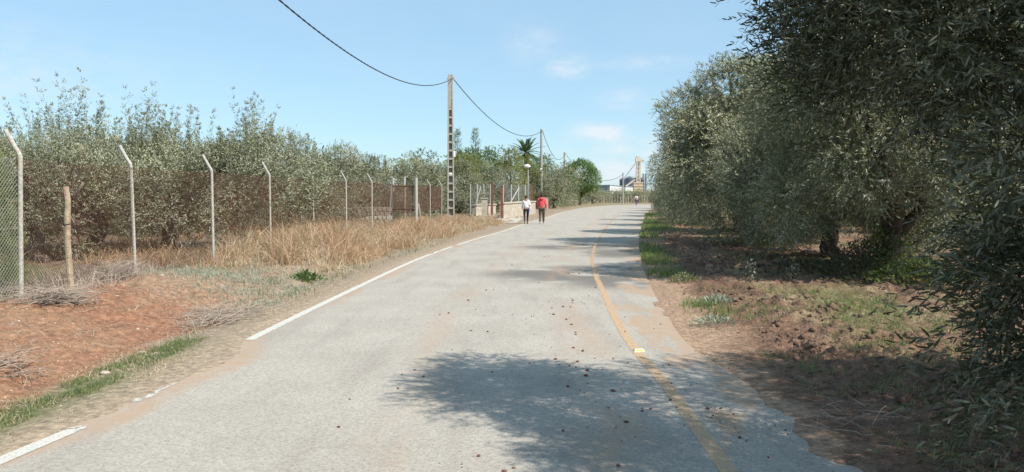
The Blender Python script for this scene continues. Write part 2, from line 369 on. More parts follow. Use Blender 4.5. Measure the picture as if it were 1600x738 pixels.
def road_mat():
    m = bpy.data.materials.new('worn_asphalt'); m.use_nodes = True; n, l = m.node_tree.nodes, m.node_tree.links
    p = n['Principled BSDF']; p.inputs['Specular IOR Level'].default_value = .25; p.inputs['Roughness'].default_value = .85
    a = n.new('ShaderNodeAttribute'); a.attribute_name = 'Col'; s = n.new('ShaderNodeSeparateColor'); l.new(a.outputs['Color'], s.inputs[0]); t = n.new('ShaderNodeTexCoord')
    def nz(sc_, d=5, vec=None):
        q = n.new('ShaderNodeTexNoise'); q.inputs['Scale'].default_value = sc_; q.inputs['Detail'].default_value = d; l.new(vec or t.outputs['Object'], q.inputs['Vector']); return q.outputs['Fac']
    def ramp(f, a_, b_, c0=0.0, c1=1.0):
        q = n.new('ShaderNodeMapRange'); q.inputs[1].default_value = a_; q.inputs[2].default_value = b_; q.inputs[3].default_value = c0; q.inputs[4].default_value = c1; l.new(f, q.inputs[0]); return q.outputs[0]
    def mixc(f, a_, b_, mode='MIX'):
        q = n.new('ShaderNodeMix'); q.data_type = 'RGBA'; q.blend_type = mode
        if isinstance(f, float): q.inputs[0].default_value = f
        else: l.new(f, q.inputs[0])
        for v, k in ((a_, 6), (b_, 7)):
            if isinstance(v, tuple): q.inputs[k].default_value = (*v, 1)
            else: l.new(v, q.inputs[k])
        return q.outputs[2]
    mp = n.new('ShaderNodeMapping'); mp.inputs['Scale'].default_value = (1.2, .18, 1); l.new(t.outputs['Object'], mp.inputs[0])
    c = mixc(ramp(nz(.9, 6), .35, .65), (.342, .312, .270), (.382, .35, .305))
    c = mixc(ramp(nz(2.5, 5, mp.outputs[0]), .5, .7, 0, .35), c, (.24, .21, .185))
    vor = n.new('ShaderNodeTexVoronoi'); vor.inputs['Scale'].default_value = 55; l.new(t.outputs['Object'], vor.inputs['Vector'])
    sv = n.new('ShaderNodeSeparateColor'); l.new(vor.outputs['Color'], sv.inputs[0])
    hv = n.new('ShaderNodeHueSaturation'); l.new(c, hv.inputs['Color']); l.new(ramp(sv.outputs[0], 0, 1, .84, 1.13), hv.inputs['Value']); c = hv.outputs[0]
    c = mixc(ramp(nz(42, 2), .62, .68, 0, .55), c, (.13, .11, .09)); c = mixc(ramp(nz(33, 2), .34, .28, 0, .5), c, (.50, .47, .42))
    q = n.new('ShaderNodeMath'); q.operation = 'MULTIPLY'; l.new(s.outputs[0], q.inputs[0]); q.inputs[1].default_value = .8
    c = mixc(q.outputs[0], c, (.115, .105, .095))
    q2 = n.new('ShaderNodeMath'); q2.operation = 'MULTIPLY'; l.new(s.outputs[1], q2.inputs[0]); l.new(ramp(nz(7, 6), .3, .6, .35, 1.0), q2.inputs[1])
    c = mixc(q2.outputs[0], c, (.37, .265, .185))
    l.new(c, p.inputs['Base Color'])
    b = n.new('ShaderNodeBump'); b.inputs['Strength'].default_value = .6; b.inputs['Distance'].default_value = .008
    l.new(nz(110, 4), b.inputs['Height']); l.new(b.outputs[0], p.inputs['Normal'])
    return m
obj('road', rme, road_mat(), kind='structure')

def paint_mat(name, c, wear, cov=(.42, .5)):
    m = bpy.data.materials.new(name); m.use_nodes = True; n, l = m.node_tree.nodes, m.node_tree.links
    p = n['Principled BSDF']; p.inputs['Roughness'].default_value = .7; p.inputs['Base Color'].default_value = (*c, 1)
    t = n.new('ShaderNodeTexCoord'); a = n.new('ShaderNodeAttribute'); a.attribute_name = 'w'
    q = n.new('ShaderNodeTexNoise'); q.inputs['Scale'].default_value = 14; q.inputs['Detail'].default_value = 8; q.inputs['Roughness'].default_value = .7; l.new(t.outputs['Object'], q.inputs['Vector'])
    ad = n.new('ShaderNodeMath'); ad.operation = 'ADD'; l.new(q.outputs['Fac'], ad.inputs[0]); l.new(a.outputs['Fac'], ad.inputs[1])
    r = n.new('ShaderNodeMapRange'); r.inputs[1].default_value = cov[0]; r.inputs[2].default_value = cov[1]; r.inputs[4].default_value = wear; l.new(ad.outputs[0], r.inputs[0])
    q3 = n.new('ShaderNodeTexNoise'); q3.inputs['Scale'].default_value = 60; q3.inputs['Detail'].default_value = 3; l.new(t.outputs['Object'], q3.inputs['Vector'])
    cr_ = n.new('ShaderNodeValToRGB'); cr_.color_ramp.elements[0].position = .35; cr_.color_ramp.elements[1].position = .55
    cr_.color_ramp.elements[0].color = (*(v * .72 for v in c), 1); cr_.color_ramp.elements[1].color = (*c, 1); l.new(q3.outputs['Fac'], cr_.inputs[0]); l.new(cr_.outputs[0], p.inputs['Base Color'])
    tr = n.new('ShaderNodeBsdfTransparent'); ms = n.new('ShaderNodeMixShader'); l.new(r.outputs[0], ms.inputs[0]); l.new(tr.outputs[0], ms.inputs[1]); l.new(p.outputs[0], ms.inputs[2])
    l.new(ms.outputs[0], n['Material Output'].inputs['Surface']); return m
def strip(name, fx, y0, y1, w, m, offs, z=.004, wfn=None):
    ys = np.concatenate([np.arange(y0, min(y1, 30), .1), np.arange(30, y1, .5)]) if y1 > 30 else np.arange(y0, y1, .1)
    V = []; 
    for s in np.linspace(-.5, .5, 5): V.append(np.stack([fx(ys) + offs + s * w * (1 + .0 * ys), ys, np.full_like(ys, z)], 1))
    V = np.stack(V, 1).reshape(-1, 3); k = 5; I = (np.arange(len(ys) - 1)[:, None] * k + np.arange(k - 1)[None, :]).ravel()
    me = idx_mesh(name, V, np.stack([I, I + 1, I + k + 1, I + k], 1))
    at = me.attributes.new('w', 'FLOAT', 'POINT'); wv = (wfn(V[:, 1]) if wfn else np.zeros(len(V))) - .1 * (np.abs(V[:, 0] - fx(V[:, 1]) - offs) > w * .45)
    at.data.foreach_set('value', wv.astype(np.float32)); return obj(name, me, m, kind='structure')
def wl_(y):   # where the white line is worn away or buried
    a = .14 - .5 * (sstep(5.45, 5.6, y) * sstep(6.15, 6.05, y)) - .16 * sstep(6.0, 6.1, y) * sstep(7.1, 7.0, y) - .6 * (sstep(7.0, 7.12, y) * sstep(8.85, 8.75, y)) 
    return a - .3 * (sstep(24.5, 24.8, y) * sstep(25.6, 25.3, y)) - .1 * sstep(60, 80, y)
strip('white_edge_line', left, 2.0, 95, .125, paint_mat('white_road_paint', (.54, .52, .46), 1.0, (.40, .52)), .06, wfn=wl_)
strip('yellow_edge_line', yline, 1.5, 62, .115, paint_mat('yellow_road_paint', (.62, .42, .25), .7, (.38, .56)), 0, wfn=lambda y: .13 - .10 * sstep(12, 20, y) - .04 * sstep(36, 60, y) + .08 * sstep(7, 5, y))

# ------------------------------------------------------------------ foliage
def unit(v): return v / np.maximum(np.linalg.norm(v, axis=-1, keepdims=True), 1e-9)
def rdir(n): return unit(RNG.normal(size=(n, 3)))
def leaf_polys(P, D, S, L, Wd, k=4, bend=.12):
    Nn = np.cross(D, S); L = L[:, None]; Wd = Wd[:, None]
    if k == 4:
        return np.stack([P, P + D * L * .5 + S * Wd * .5, P + D * L - Nn * L * bend, P + D * L * .5 - S * Wd * .5], 1)
    return np.stack([P, P + D * L * .28 + S * Wd * .42, P + D * L * .68 + S * Wd * .42 - Nn * L * bend * .4, P + D * L - Nn * L * bend,
                     P + D * L * .68 - S * Wd * .42 - Nn * L * bend * .4, P + D * L * .28 - S * Wd * .42], 1)
def twigs(B, D, TL, npair, L, Wd, k=4, spread=.85, droop=.25):
    """leaves in opposite pairs along twigs"""
    n = len(B); S0 = unit(np.cross(D, rdir(n))); T0 = np.cross(D, S0)
    out = []; val = []; base_v = np.clip(.5 + 2.4 * (fbm(B[:, 0] * .9 + 5, B[:, 1] * .9, B[:, 2] * .9, o=2) - .5) + RNG.normal(0, .15, n), 0, 1)
    for j in range(npair):
        t = (j + .6) / npair
        ang = (j % 2) * math.pi / 2 + RNG.normal(0, .35, n)
        s = S0 * np.cos(ang)[:, None] + T0 * np.sin(ang)[:, None]
        P = B + D * (TL * t)[:, None]; P[:, 2] -= droop * TL * t * t
        for sg in (-1, 1):
            d = unit(D * 1.0 + s * sg * spread + RNG.normal(0, .22, (n, 3)))
            sd = unit(np.cross(d, rdir(n) * .55 + D)); sd = np.where((np.cross(d, sd)[:, 2] < 0)[:, None] & (RNG.random(n) < .72)[:, None], -sd, sd)
            ll = L * RNG.uniform(.65, 1.15, n) * (1 - .3 * t)
            out.append(leaf_polys(P, d, sd, ll, ll * Wd / L, k)); val.append(np.clip(base_v * .6 + RNG.random(n) * .4, 0, 1))
    d = unit(D + RNG.normal(0, .1, (n, 3))); ll = L * np.ones(n) * .8
    P = B + D * TL[:, None]; P[:, 2] -= droop * TL
    out.append(leaf_polys(P, d, unit(np.cross(d, rdir(n))), ll, ll * Wd / L, k)); val.append(base_v)
    return np.concatenate(out), np.concatenate(val)
def lobe_points(lobes, n, inner=.5, gap=.42, gs=1.1, lowcut=None, seed=0):
    lobes = np.array(lobes, float); w = (lobes[:, 3] * lobes[:, 4] + lobes[:, 3] * lobes[:, 5]); w /= w.sum()
    N = int(n * 3.2); li = RNG.choice(len(lobes), N, p=w); d = rdir(N)
    r = RNG.uniform(inner ** 2, 1.04, N) ** .5
    P = lobes[li, :3] + d * r[:, None] * lobes[li, 3:6]
    dn = np.linalg.norm((P[:, None, :] - lobes[None, :, :3]) / lobes[None, :, 3:6], axis=2).min(1)
    keep = (dn > inner) & (P[:, 2] > .12)
    nzv = fbm(P[:, 0] * gs + seed * 13, P[:, 1] * gs, P[:, 2] * gs, o=2)
    keep &= nzv > gap - .08 * RNG.random(N)
    P, d = P[keep][:n], d[keep][:n]; return P, d
def rand_lobes(R, zc, H, n, seed, low=.25, rr=(.30, .52), skirt=0):
    r = np.random.default_rng(seed); L = [(0, 0, zc, R * .62, R * .62, H * .28)]
    for i in range(n):
        a = 2 * math.pi * (i * .618 if n > 15 else i / n) + r.uniform(-.3, .3); q = r.uniform(.42, .74) * R; s = r.uniform(*rr) * R
        z = r.uniform(low * H + s * .5, H - s * .9)
        L.append((math.cos(a) * q, math.sin(a) * q, z, s, s, s * r.uniform(.85, 1.2)))
    for i in range(skirt):
        a = 2 * math.pi * (i + .5) / skirt + r.uniform(-.3, .3); q = r.uniform(.5, .74) * R; s = r.uniform(.24, .34) * R
        L.append((math.cos(a) * q, math.sin(a) * q, s * 1.0 + r.uniform(.05, .35), s, s, s * 1.15))
    for i in range(max(2, n // 3)):
        a = r.uniform(0, 6.28); q = r.uniform(0, .4) * R; s = r.uniform(.3, .42) * R
        L.append((math.cos(a) * q, math.sin(a) * q, H - s * r.uniform(.7, 1.1), s, s, s))
    return L
def gnarl(a, b, n, amp, r):
    a, b = np.array(a, float), np.array(b, float); P = [a + (b - a) * t for t in np.linspace(0, 1, n)]
    L = np.linalg.norm(b - a)
    for i in range(1, n - 1): P[i] = P[i] + r.normal(0, amp * L, 3)
    return P
def trunk_mb(lobes, R, H, seed, r0=.22, fork=.9, nmain=5, sub=3, lean=(0, 0)):
    r = np.random.default_rng(seed + 99); m = MB(); f = np.array([lean[0], lean[1], fork])
    P = gnarl((0, 0, -.15), f, 6, .05, r); m.tube([tuple(p) for p in P], [r0 * 1.45, r0 * 1.15, r0 * .95, r0 * .9, r0 * .88, r0 * .8], 9)
    idx = np.argsort([-l[3] for l in lobes])[:max(nmain, 3)]
    for i in idx:
        c = np.array(lobes[i][:3]); P = gnarl(f - np.array([0, 0, .08]), c, 7, .05, r)
        m.tube([tuple(p) for p in P], list(np.linspace(r0 * .55, r0 * .16, 7)), 7)
        for k in range(sub):
            s = P[r.integers(3, 6)]; e = c + unit(r.normal(size=3)) * np.array(lobes[i][3:6]) * .85
            Q = gnarl(s, e, 5, .06, r); m.tube([tuple(p) for p in Q], list(np.linspace(r0 * .2, r0 * .04, 5)), 5)
    return m
def olive_proto(seed, R, H, nlobe, ntwig, L, Wd, mt, k=4, npair=7, TL=(.2, .38), gap=.42, inner=.5, low=.2, shoots=0, shoot_len=(.5, 1.1), lobes=None, trunkkw=None, up_bias=.25, droop=.25, gs=1.1, bark=None, extra=None, rr=(.30, .52), skirt=0):
    lobes = lobes or rand_lobes(R, H * .55, H, nlobe, seed, low, rr, skirt)
    P, d = lobe_points(lobes, ntwig, inner, gap, gs, seed=seed)
    D = unit(d * .75 + RNG.normal(0, .5, P.shape) + np.array([0, 0, up_bias]))
    V, val = twigs(P, D, RNG.uniform(*TL, len(P)), npair, L, Wd, k, droop=droop)
    parts = [V]; vals = [val]
    if shoots:
        r_ = np.random.default_rng(seed + 7); nc = max(4, shoots // 14); ca = r_.uniform(0, 6.28, nc); cq = np.sqrt(r_.uniform(.0, .75, nc)) * R * .85
        CC = np.stack([np.cos(ca) * cq, np.sin(ca) * cq], 1); cl_ = r_.uniform(.35, 1.05, nc); ci = r_.integers(0, nc, shoots)
        xy = CC[ci] + r_.normal(0, .16, (shoots, 2)); lo = np.array(lobes)
        dq = 1 - (((xy[:, None, :] - lo[None, :, :2]) / lo[None, :, 3:5]) ** 2).sum(2); zt_ = np.where(dq > 0, lo[None, :, 2] + lo[None, :, 5] * np.sqrt(np.maximum(dq, 0)), H * .5).max(1)
        B = np.concatenate([xy, zt_[:, None] * .88], 1)
        Ds = unit(np.concatenate([(xy - CC[ci]) * .5 + r_.normal(0, .10, (shoots, 2)) + CC[ci] * .06, np.ones((shoots, 1))], 1)); SL = r_.uniform(*shoot_len, shoots) * cl_[ci]
        for q in range(7):      # leafy side twigs along each shoot
            t = (q + .4) / 7; Pq = B + Ds * (SL * t)[:, None]
            for rep in range(3):
                Dq = unit(Ds * .9 + RNG.normal(0, .5, B.shape))
                V2, v2 = twigs(Pq, Dq, SL * .19 * (1.2 - t), 3, L * .8, Wd * .85, k, droop=0); parts.append(V2); vals.append(v2)
    if extra:
        for (B, Dx, tl) in extra:
            V2, v2 = twigs(B, Dx, tl, npair, L, Wd, k, droop=droop); parts.append(V2); vals.append(v2)
    V = np.concatenate(parts); V[:, :, 2] = np.maximum(V[:, :, 2], .03)
    cm = poly_mesh('crown', V, k, np.concatenate(vals)); cm.materials.append(mt)
    tm = trunk_mb(lobes, R, H, seed, **(trunkkw or {})).mesh('trunk', True); tm.materials.append(bark or M_BARK)
    return tm, cm
def place_tree(proto, x, y, label, group=None, rz=0, s=1, name='olive_tree', cat='olive tree'):
    z = gz(x, y) if abs(y) < 160 else 0
    t = empty(name, (x, y, z - .02), label, cat, group, rz, s)
    obj('trunk', proto[0], parent=t); obj('crown', proto[1], parent=t); return t

ORD = ['first', 'second', 'third', 'fourth', 'fifth', 'sixth', 'seventh', 'eighth', 'ninth', 'tenth', 'eleventh', 'twelfth', 'thirteenth', 'fourteenth', 'fifteenth', 'sixteenth', 'seventeenth', 'eighteenth', 'nineteenth', 'twentieth']

# --- the near tree at the right edge: hand placed lobes in world space (camera at origin), root at (5.9, 5.3)
TX, TY, DK = 5.0, 4.4, .8
near = []
def NL(px, py, d, r, rz=None):
    a, b, c = up(px, py, d * DK); near.append((a - TX, b - TY, c, r * DK, r * DK, (rz or r) * DK))
NL(1330, -10, 6.2, .72); NL(1420, 0, 5.8, .8); NL(1500, 40, 5.4, .64); NL(1430, 35, 6.6, .56); NL(1345, 50, 7.0, .58)
NL(1590, 30, 4.8, .8); NL(1685, 190, 4.8, .68); NL(1690, 330, 4.5, .58); NL(1705, 440, 4.4, .58); NL(1645, 330, 5.4, .5); NL(1690, 480, 5.2, .5)
NL(1750, 600, 4.3, .5); NL(1420, -140, 6.2, .9); NL(1550, -150, 5.6, 1.2); NL(1320, -80, 7.0, .6); NL(1262, 15, 6.6, .3, .22)
near += [(-1.3, -1.5, 3.3, 1.0, 1.0, .8), (-.6, -2.4, 3.9, 1.2, 1.2, .8), (-1.2, -2.2, 2.8, .8, .8, .8)]
near += [(0, 0, 2.6, 1.3, 1.3, 1.2), (.2, -1.6, 2.6, 1.1, 1.1, 1.3), (1.4, .4, 2.4, 1.2, 1.2, 1.3), (.3, 1.1, 2.9, 1.0, .9, .9), (.1, .1, 3.8, 1.3, 1.3, .8), (.4, -2.0, 1.2, .9, .9, .9), (.6, -2.8, 3.4, 1.1, 1.1, 1.0)]
# loose sprays hanging out towards the road and down to the ground
ex = []
def spray(px, py, d, dpx, dpy, n, spread=.16, tl=(.22, .42), dd=0):
    n = int(n * .8)
    d = d * DK; spread = spread * DK; tl = (tl[0] * DK, tl[1] * DK)
    a = np.array(up(px, py, d)) - np.array([TX, TY, 0]); b = np.array(up(px + dpx, py + dpy, d + dd)) - np.array([TX, TY, 0])
    B = a + (b - a) * RNG.random((n, 1)) * .95 + RNG.normal(0, spread, (n, 3)); D = unit((b - a)[None] + RNG.normal(0, .3 * np.linalg.norm(b - a), (n, 3)))
    ex.append((B, D, RNG.uniform(*tl, n)))
spray(1330, 90, 6.4, -95, -10, 90); spray(1320, 30, 6.6, -60, -25, 60); spray(1350, 110, 6.6, -120, 10, 70, .16); pass
spray(1590, 370, 4.6, -60, 30, 60); spray(1640, 420, 4.4, -130, 10, 60, .1); spray(1640, 510, 4.5, -90, 30, 60); spray(1680, 580, 4.3, -150, 40, 50, .18); spray(1690, 660, 4.2, -170, 30, 50, .16)
spray(1650, 250, 4.2, -80, 40, 50, .12)
near += [(1.7, -1.4, 3.0, 1.3, 1.3, 1.2), (2.2, 0, 2.3, 1.2, 1.3, 1.3), (1.2, -.4, 3.8, 1.3, 1.3, .9), (1.3, -2.8, 2.6, 1.1, 1.1, 1.2)]
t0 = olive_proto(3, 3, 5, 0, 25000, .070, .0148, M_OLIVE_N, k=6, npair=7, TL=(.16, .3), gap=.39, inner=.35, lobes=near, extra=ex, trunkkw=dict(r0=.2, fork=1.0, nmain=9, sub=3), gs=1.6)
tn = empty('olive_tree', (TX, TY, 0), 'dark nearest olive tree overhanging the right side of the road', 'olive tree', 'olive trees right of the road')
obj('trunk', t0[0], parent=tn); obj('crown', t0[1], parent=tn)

# --- right row
PR = [olive_proto(21, 3.0, 5.1, 24, 14500, .105, .025, M_OLIVE, npair=6, TL=(.18, .36), inner=.6, gap=.37, rr=(.2, .36), low=.2, shoots=30, shoot_len=(.2, .5), skirt=0, trunkkw=dict(r0=.24, fork=.8)),
      olive_proto(22, 3.0, 5.1, 26, 14500, .105, .025, M_OLIVE, npair=6, TL=(.18, .36), inner=.6, gap=.37, rr=(.2, .36), low=.17, shoots=30, shoot_len=(.2, .5), skirt=2, trunkkw=dict(r0=.24, fork=.8, lean=(.2, .1)))]
PM = [olive_proto(31, 2.7, 4.8, 9, 4600, .13, .032, M_OLIVE, npair=5, TL=(.25, .45), gap=.40, low=.06, shoots=25, shoot_len=(.3, .7), skirt=8),
      olive_proto(32, 2.7, 4.8, 10, 4600, .13, .032, M_OLIVE, npair=5, TL=(.25, .45), gap=.40, low=.06, shoots=25, shoot_len=(.3, .7), skirt=8)]
rows = [(7.35, 14.8, 0, PR[0], .98), (8.2, 19.6, 1.2, PR[1], .95), (8.1, 25.2, 2.3, PR[1], 1.14), (9.4, 32.0, 4.0, PR[0], 1.08)]
rows += [(float(right(Y_)) + 3.6 - .01 * Y_, Y_, k * 1.7, PM[k % 2], 1.0 - .02 * k) for k, Y_ in enumerate((40.5, 48, 57, 66, 76, 87))]
for i, (x_, y_, rz, pr, s) in enumerate(rows):
    place_tree(pr, x_, y_, f'grey green olive tree in the row right of the road, {ORD[i+1]} from the camera', 'olive trees right of the road', rz, s)
rows2 = [(16, 17.5), (16.5, 24), (17, 31), (18.5, 38), (19.5, 45), (22, 55), (26, 68), (23, 19), (24, 28)]
rows2.sort(key=lambda p: p[1])
for i, (x_, y_) in enumerate(rows2):
    place_tree(PM[(i + 1) % 2], x_, y_, f'olive tree behind the roadside row on the right, {ORD[i]} nearest to the camera', 'olive trees right of the road', i * 2.1, 1.0)

# --- left grove
PL = [olive_proto(41, 2.5, 3.0, 9, 4000, .10, .026, M_OLIVE_L, npair=6, gap=.47, low=.3, skirt=0, shoots=85, shoot_len=(.9, 2.2), up_bias=.5, droop=.1, trunkkw=dict(r0=.2, fork=.9, nmain=7, sub=4)),
      olive_proto(42, 2.5, 3.0, 9, 4000, .10, .026, M_OLIVE_L, npair=6, gap=.47, low=.3, skirt=0, shoots=85, shoot_len=(.9, 2.2), up_bias=.5, droop=.1, trunkkw=dict(r0=.2, fork=.9, nmain=7, sub=4)),
      olive_proto(43, 2.4, 2.9, 7, 2300, .085, .02, M_OLIVE_L, npair=6, gap=.5, low=.1, skirt=4, shoots=60, shoot_len=(.7, 1.3), up_bias=.5, droop=.1, bark=M_BARKP, trunkkw=dict(r0=.2, fork=.8, nmain=8, sub=6))]
PF = [olive_proto(51, 2.5, 4.2, 8, 3000, .15, .038, M_OLIVE_L, npair=4, TL=(.25, .5), gap=.40, low=.05, skirt=7, shoots=24, shoot_len=(.4, 1.0), up_bias=.4),
      olive_proto(52, 2.5, 4.2, 8, 3000, .15, .038, M_OLIVE_L, npair=4, TL=(.25, .5), gap=.40, low=.05, skirt=7, shoots=24, shoot_len=(.4, 1.0), up_bias=.4)]
fr = [(150, 20.5, PL[0], 1.06, 'tallest'), (262, 21.0, PL[1], 1.0, ''), (370, 23.0, PL[0], 1.05, ''), (55, 18.5, PL[2], .98, ''), (-120, 19, PL[1], 1, '')]
for i, (px, d, pr, s, w_) in enumerate(sorted(fr)):
    place_tree(pr, (px - 800) / F * d, d, f'olive tree with tall shoots behind the rusty fence, {ORD[i]} from the left in front', 'olive trees left of the road', i * 1.9 + .4, s)
gl = [(-40, 27), (50, 29), (150, 30), (240, 29), (330, 31), (420, 34), (465, 40), (510, 44), (545, 50), (585, 52), (625, 56), (660, 58), (480, 55), (560, 64), (120, 40), (240, 42), (20, 42), (350, 45), (690, 66), (725, 66), (755, 74)]
for i, (px, d) in enumerate(sorted(gl)):
    s = random.uniform(.95, 1.1) * (.70 if d < 35 else 1.0)
    place_tree(PF[i % 2], (px - 800) / F * d, d, f'olive tree deeper in the left grove, {ORD[i] if i < 20 else "last"} from the left edge', 'olive trees left of the road', i * 1.3, s)
# ------------------------------------------------------------------ other trees and shrubs (middle distance)
M_DWIRE = mat('dull_wire', (.2, .2, .18), .7)
M_ROUND = leafmat('round_tree_leaf', (.085, .145, .03), (.11, .17, .05), trans=.3, tcol=(.2, .36, .05))
def leafy(name, lobes, ntwig, L, Wd, mt, label, cat, px, d, trunkkw=None, bark=None, gap=.4, inner=.45, TL=(.2, .45), npair=4, up_bias=.2, shoots=0, group=None, s=1, rz=0, R=2, H=4, rr=(.3, .52)):
    lb = lobes if not isinstance(lobes, int) else None
    pr = olive_proto(int(px) + int(d), R, H, lobes if lb is None else 0, ntwig, L, Wd, mt, npair=npair, gap=gap, inner=inner, TL=TL, up_bias=up_bias, shoots=shoots, lobes=lb, trunkkw=trunkkw, bark=bark, rr=rr, skirt=6, low=.08)
    return place_tree(pr, (px - 800) / F * d, d, label, group, rz, s, name, cat)
# slim conifers / pale shoots
def slim(px, d, H, R, label, mt):
    n = 520; R = R * 1.35; t = RNG.random(n) ** .8; a = RNG.random(n) * 6.28; r = R * (1.02 - t) ** .8 * RNG.uniform(.1, 1.1, n) * (.6 + .6 * vnoise(t * 7 + px, a * 1.2))
    P = np.stack([np.cos(a) * r, np.sin(a) * r, .6 + t * (H - .7)], 1); D = unit(np.stack([np.cos(a), np.sin(a), np.full(n, .8)], 1))
    V, v = twigs(P, D, RNG.uniform(.15, .35, n), 4, .13, .035, 4, droop=0)
    me = poly_mesh('crown', V, 4, v); me.materials.append(mt)
    x_ = (px - 800) / F * d; tr = empty('slim_tree', (x_, d, gz(x_, d)), label, 'slim tree', 'slim trees by the driveway')
    obj('trunk', MB().tube([(0, 0, -.1), (.03, 0, H * .5), (0, .02, H - .2)], [.09, .05, .015], 6), M_BARKP, tr); obj('crown', me, None, tr)
slim(715, 68, 7.4, .75, 'tall slim tree with upright feathery shoots just right of the ladder pole', M_PALE)
slim(743, 72, 7.8, .8, 'tallest slim feathery tree left of the yellow green trees', M_PALE)
slim(762, 78, 6.4, .8, 'shorter slim tree beside the yellow green trees', M_GREEN)
leafy('broadleaf_tree', 7, 1500, .17, .08, M_YELLOW, 'yellow green leafy tree behind the wire fence right of the ladder pole', 'tree', 722, 68, R=2.0, H=5.4)
leafy('broadleaf_tree', 7, 1500, .17, .08, M_YELLOW, 'yellow green leafy tree left of the palm', 'tree', 797, 80, R=2.2, H=6.2)
leafy('broadleaf_tree', 7, 1500, .17, .08, M_GREEN, 'dark green leafy tree between two yellow green trees', 'tree', 765, 84, R=2.7, H=6.6)
leafy('broadleaf_tree', 8, 1800, .17, .08, M_GREEN, 'tall mid green tree close right of the ladder pole', 'tree', 735, 80, R=2.5, H=6.3)
leafy('broadleaf_tree', 8, 1800, .17, .08, M_GREEN, 'dark green tree behind the round grey utility pole', 'tree', 852, 100, R=2.8, H=6.6)
leafy('broadleaf_tree', 8, 1500, .17, .08, M_GREEN, 'dense green tree filling the gap left of the round bright tree', 'tree', 880, 108, R=2.6, H=6.0)
leafy('broadleaf_tree', 8, 1500, .17, .08, M_GREEN, 'mid green tree between the lamp and the palm trunk', 'tree', 838, 96, R=2.4, H=6.2)
leafy('broadleaf_tree', 6, 1100, .17, .08, M_YELLOW, 'small yellow green tree just under the palm crown', 'tree', 820, 88, R=2.1, H=5.9)
leafy('broadleaf_tree', 6, 900, .17, .08, M_GREEN, 'low dark green tree over the left grove by the ladder pole', 'tree', 668, 74, R=2.2, H=5.8)
leafy('broadleaf_tree', 6, 900, .17, .08, M_YELLOW, 'olive yellow tree over the left grove left of the ladder pole', 'tree', 640, 76, R=2.2, H=5.7)
leafy('olive_tree', 9, 3000, .15, .04, M_OLIVE, 'broad low olive tree overhanging the left road edge beyond the walkers', 'olive tree', 866, 88, R=2.6, H=4.9, gap=.36)
leafy('olive_tree', 8, 1500, .15, .04, M_OLIVE_L, 'olive tree right behind the driveway fence', 'olive tree', 800, 72, R=2.3, H=4.1)
leafy('olive_tree', 8, 1500, .15, .04, M_OLIVE_L, 'olive tree between the lamp and the round utility pole', 'olive tree', 836, 90, R=2.2, H=4.6)
rl = [(0, 0, 4.0, 2.35, 2.35, 2.1), (1.1, 0, 3.4, 1.7, 1.7, 1.8), (-1.1, .3, 3.5, 1.6, 1.6, 1.8), (.2, -.8, 4.8, 1.5, 1.5, 1.3), (0, .6, 2.6, 1.9, 1.9, 1.4)]
leafy('round_tree', rl, 3600, .17, .07, M_ROUND, 'round bright green tree at the left bend of the road', 'tree', 906, 112, gap=.3, inner=.55, s=1.08)
for i, (px, d, h) in enumerate([(884, 105, 3.6), (925, 128, 3.4)]):
    leafy('olive_tree', 7, 900, .18, .05, M_OLIVE, ['low olive tree left of the round bright green tree', 'low olive tree right under the round bright green tree'][i], 'olive tree', px, d, R=2.1, H=h)
# green conifer at left edge
def hedge(x_, y_, label):
    n = 4200; t = RNG.random(n); a = RNG.random(n) * 6.28; r = .62 * (1 - t * .6) * RNG.uniform(.55, 1.05, n) * (.85 + .25 * np.sin(a * 5 + t * 9))
    P = np.stack([np.cos(a) * r, np.sin(a) * r, 0.0 + t * 1.95], 1); D = unit(np.stack([np.cos(a) * .5, np.sin(a) * .5, np.ones(n)], 1) + RNG.normal(0, .3, (n, 3)))
    V, v = twigs(P, D, RNG.uniform(.08, .18, n), 4, .05, .012, 4, droop=0)
    me = poly_mesh('crown', V, 4, v); me.materials.append(M_BRIGHT)
    t_ = empty('conifer_shrub', (x_, y_, gz(x_, y_)), label, 'shrub')
    obj('trunk', MB().tube([(0, 0, -.1), (0, 0, 1.6)], [.06, .02], 6), M_BARK, t_); obj('crown', me, None, t_)
hedge(-7.75, 11.2, 'bright green conifer shrub behind the grey wire at the left edge')
# palm
def palm(px, py, d):
    x_, y_, z_ = up(px, py, d); t = empty('palm_tree', (x_, y_, 0), 'fan palm with spiky dark fronds above the yellow green trees', 'palm')
    obj('trunk', MB().tube([(0, 0, -.1), (0, 0, z_ * .5), (0, 0, z_)], [.3, .24, .28], 10), M_BARK, t)
    for i in range(34):
        a = i * 2.4 + random.uniform(-.2, .2); e = math.radians(82 - i * 3.3); L = random.uniform(2.0, 2.5); h = Vector((math.cos(a), math.sin(a), 0)); s = Vector((-h.y, h.x, 0))
        P = []; D = []; S = []; W_ = []; mid = []
        for k in range(15):
            t_ = k / 14; c = Vector((0, 0, z_)) + h * (L * t_ * math.cos(e) + .12 * L * t_ * t_) + Vector((0, 0, L * t_ * math.sin(e) - .42 * L * t_ * t_ * (1.1 - .6 * math.sin(e)))); mid.append(c)
            tg = (h * math.cos(e) + Vector((0, 0, math.sin(e) - .8 * t_ * (1.1 - .6 * math.sin(e))))).normalized()
            if k > 1:
                for sg in (-1, 1): q = (tg * .8 + s * sg * .75 + Vector((0, 0, .12))).normalized(); P.append(list(c)); D.append(list(q)); S.append(list(q.cross(s.cross(tg)).normalized())); W_.append(.62 * (1 - .55 * t_))
        V = leaf_polys(np.array(P), np.array(D), np.array(S), np.array(W_), np.full(len(P), .11), 4, .2)
        f = obj('frond', poly_mesh('frond', V, 4, np.full(len(V), random.random())), M_PALM, t)
        obj('leaf_stem', MB().tube(mid, .022, 4), M_PALM, f)
palm(822, 240, 93)
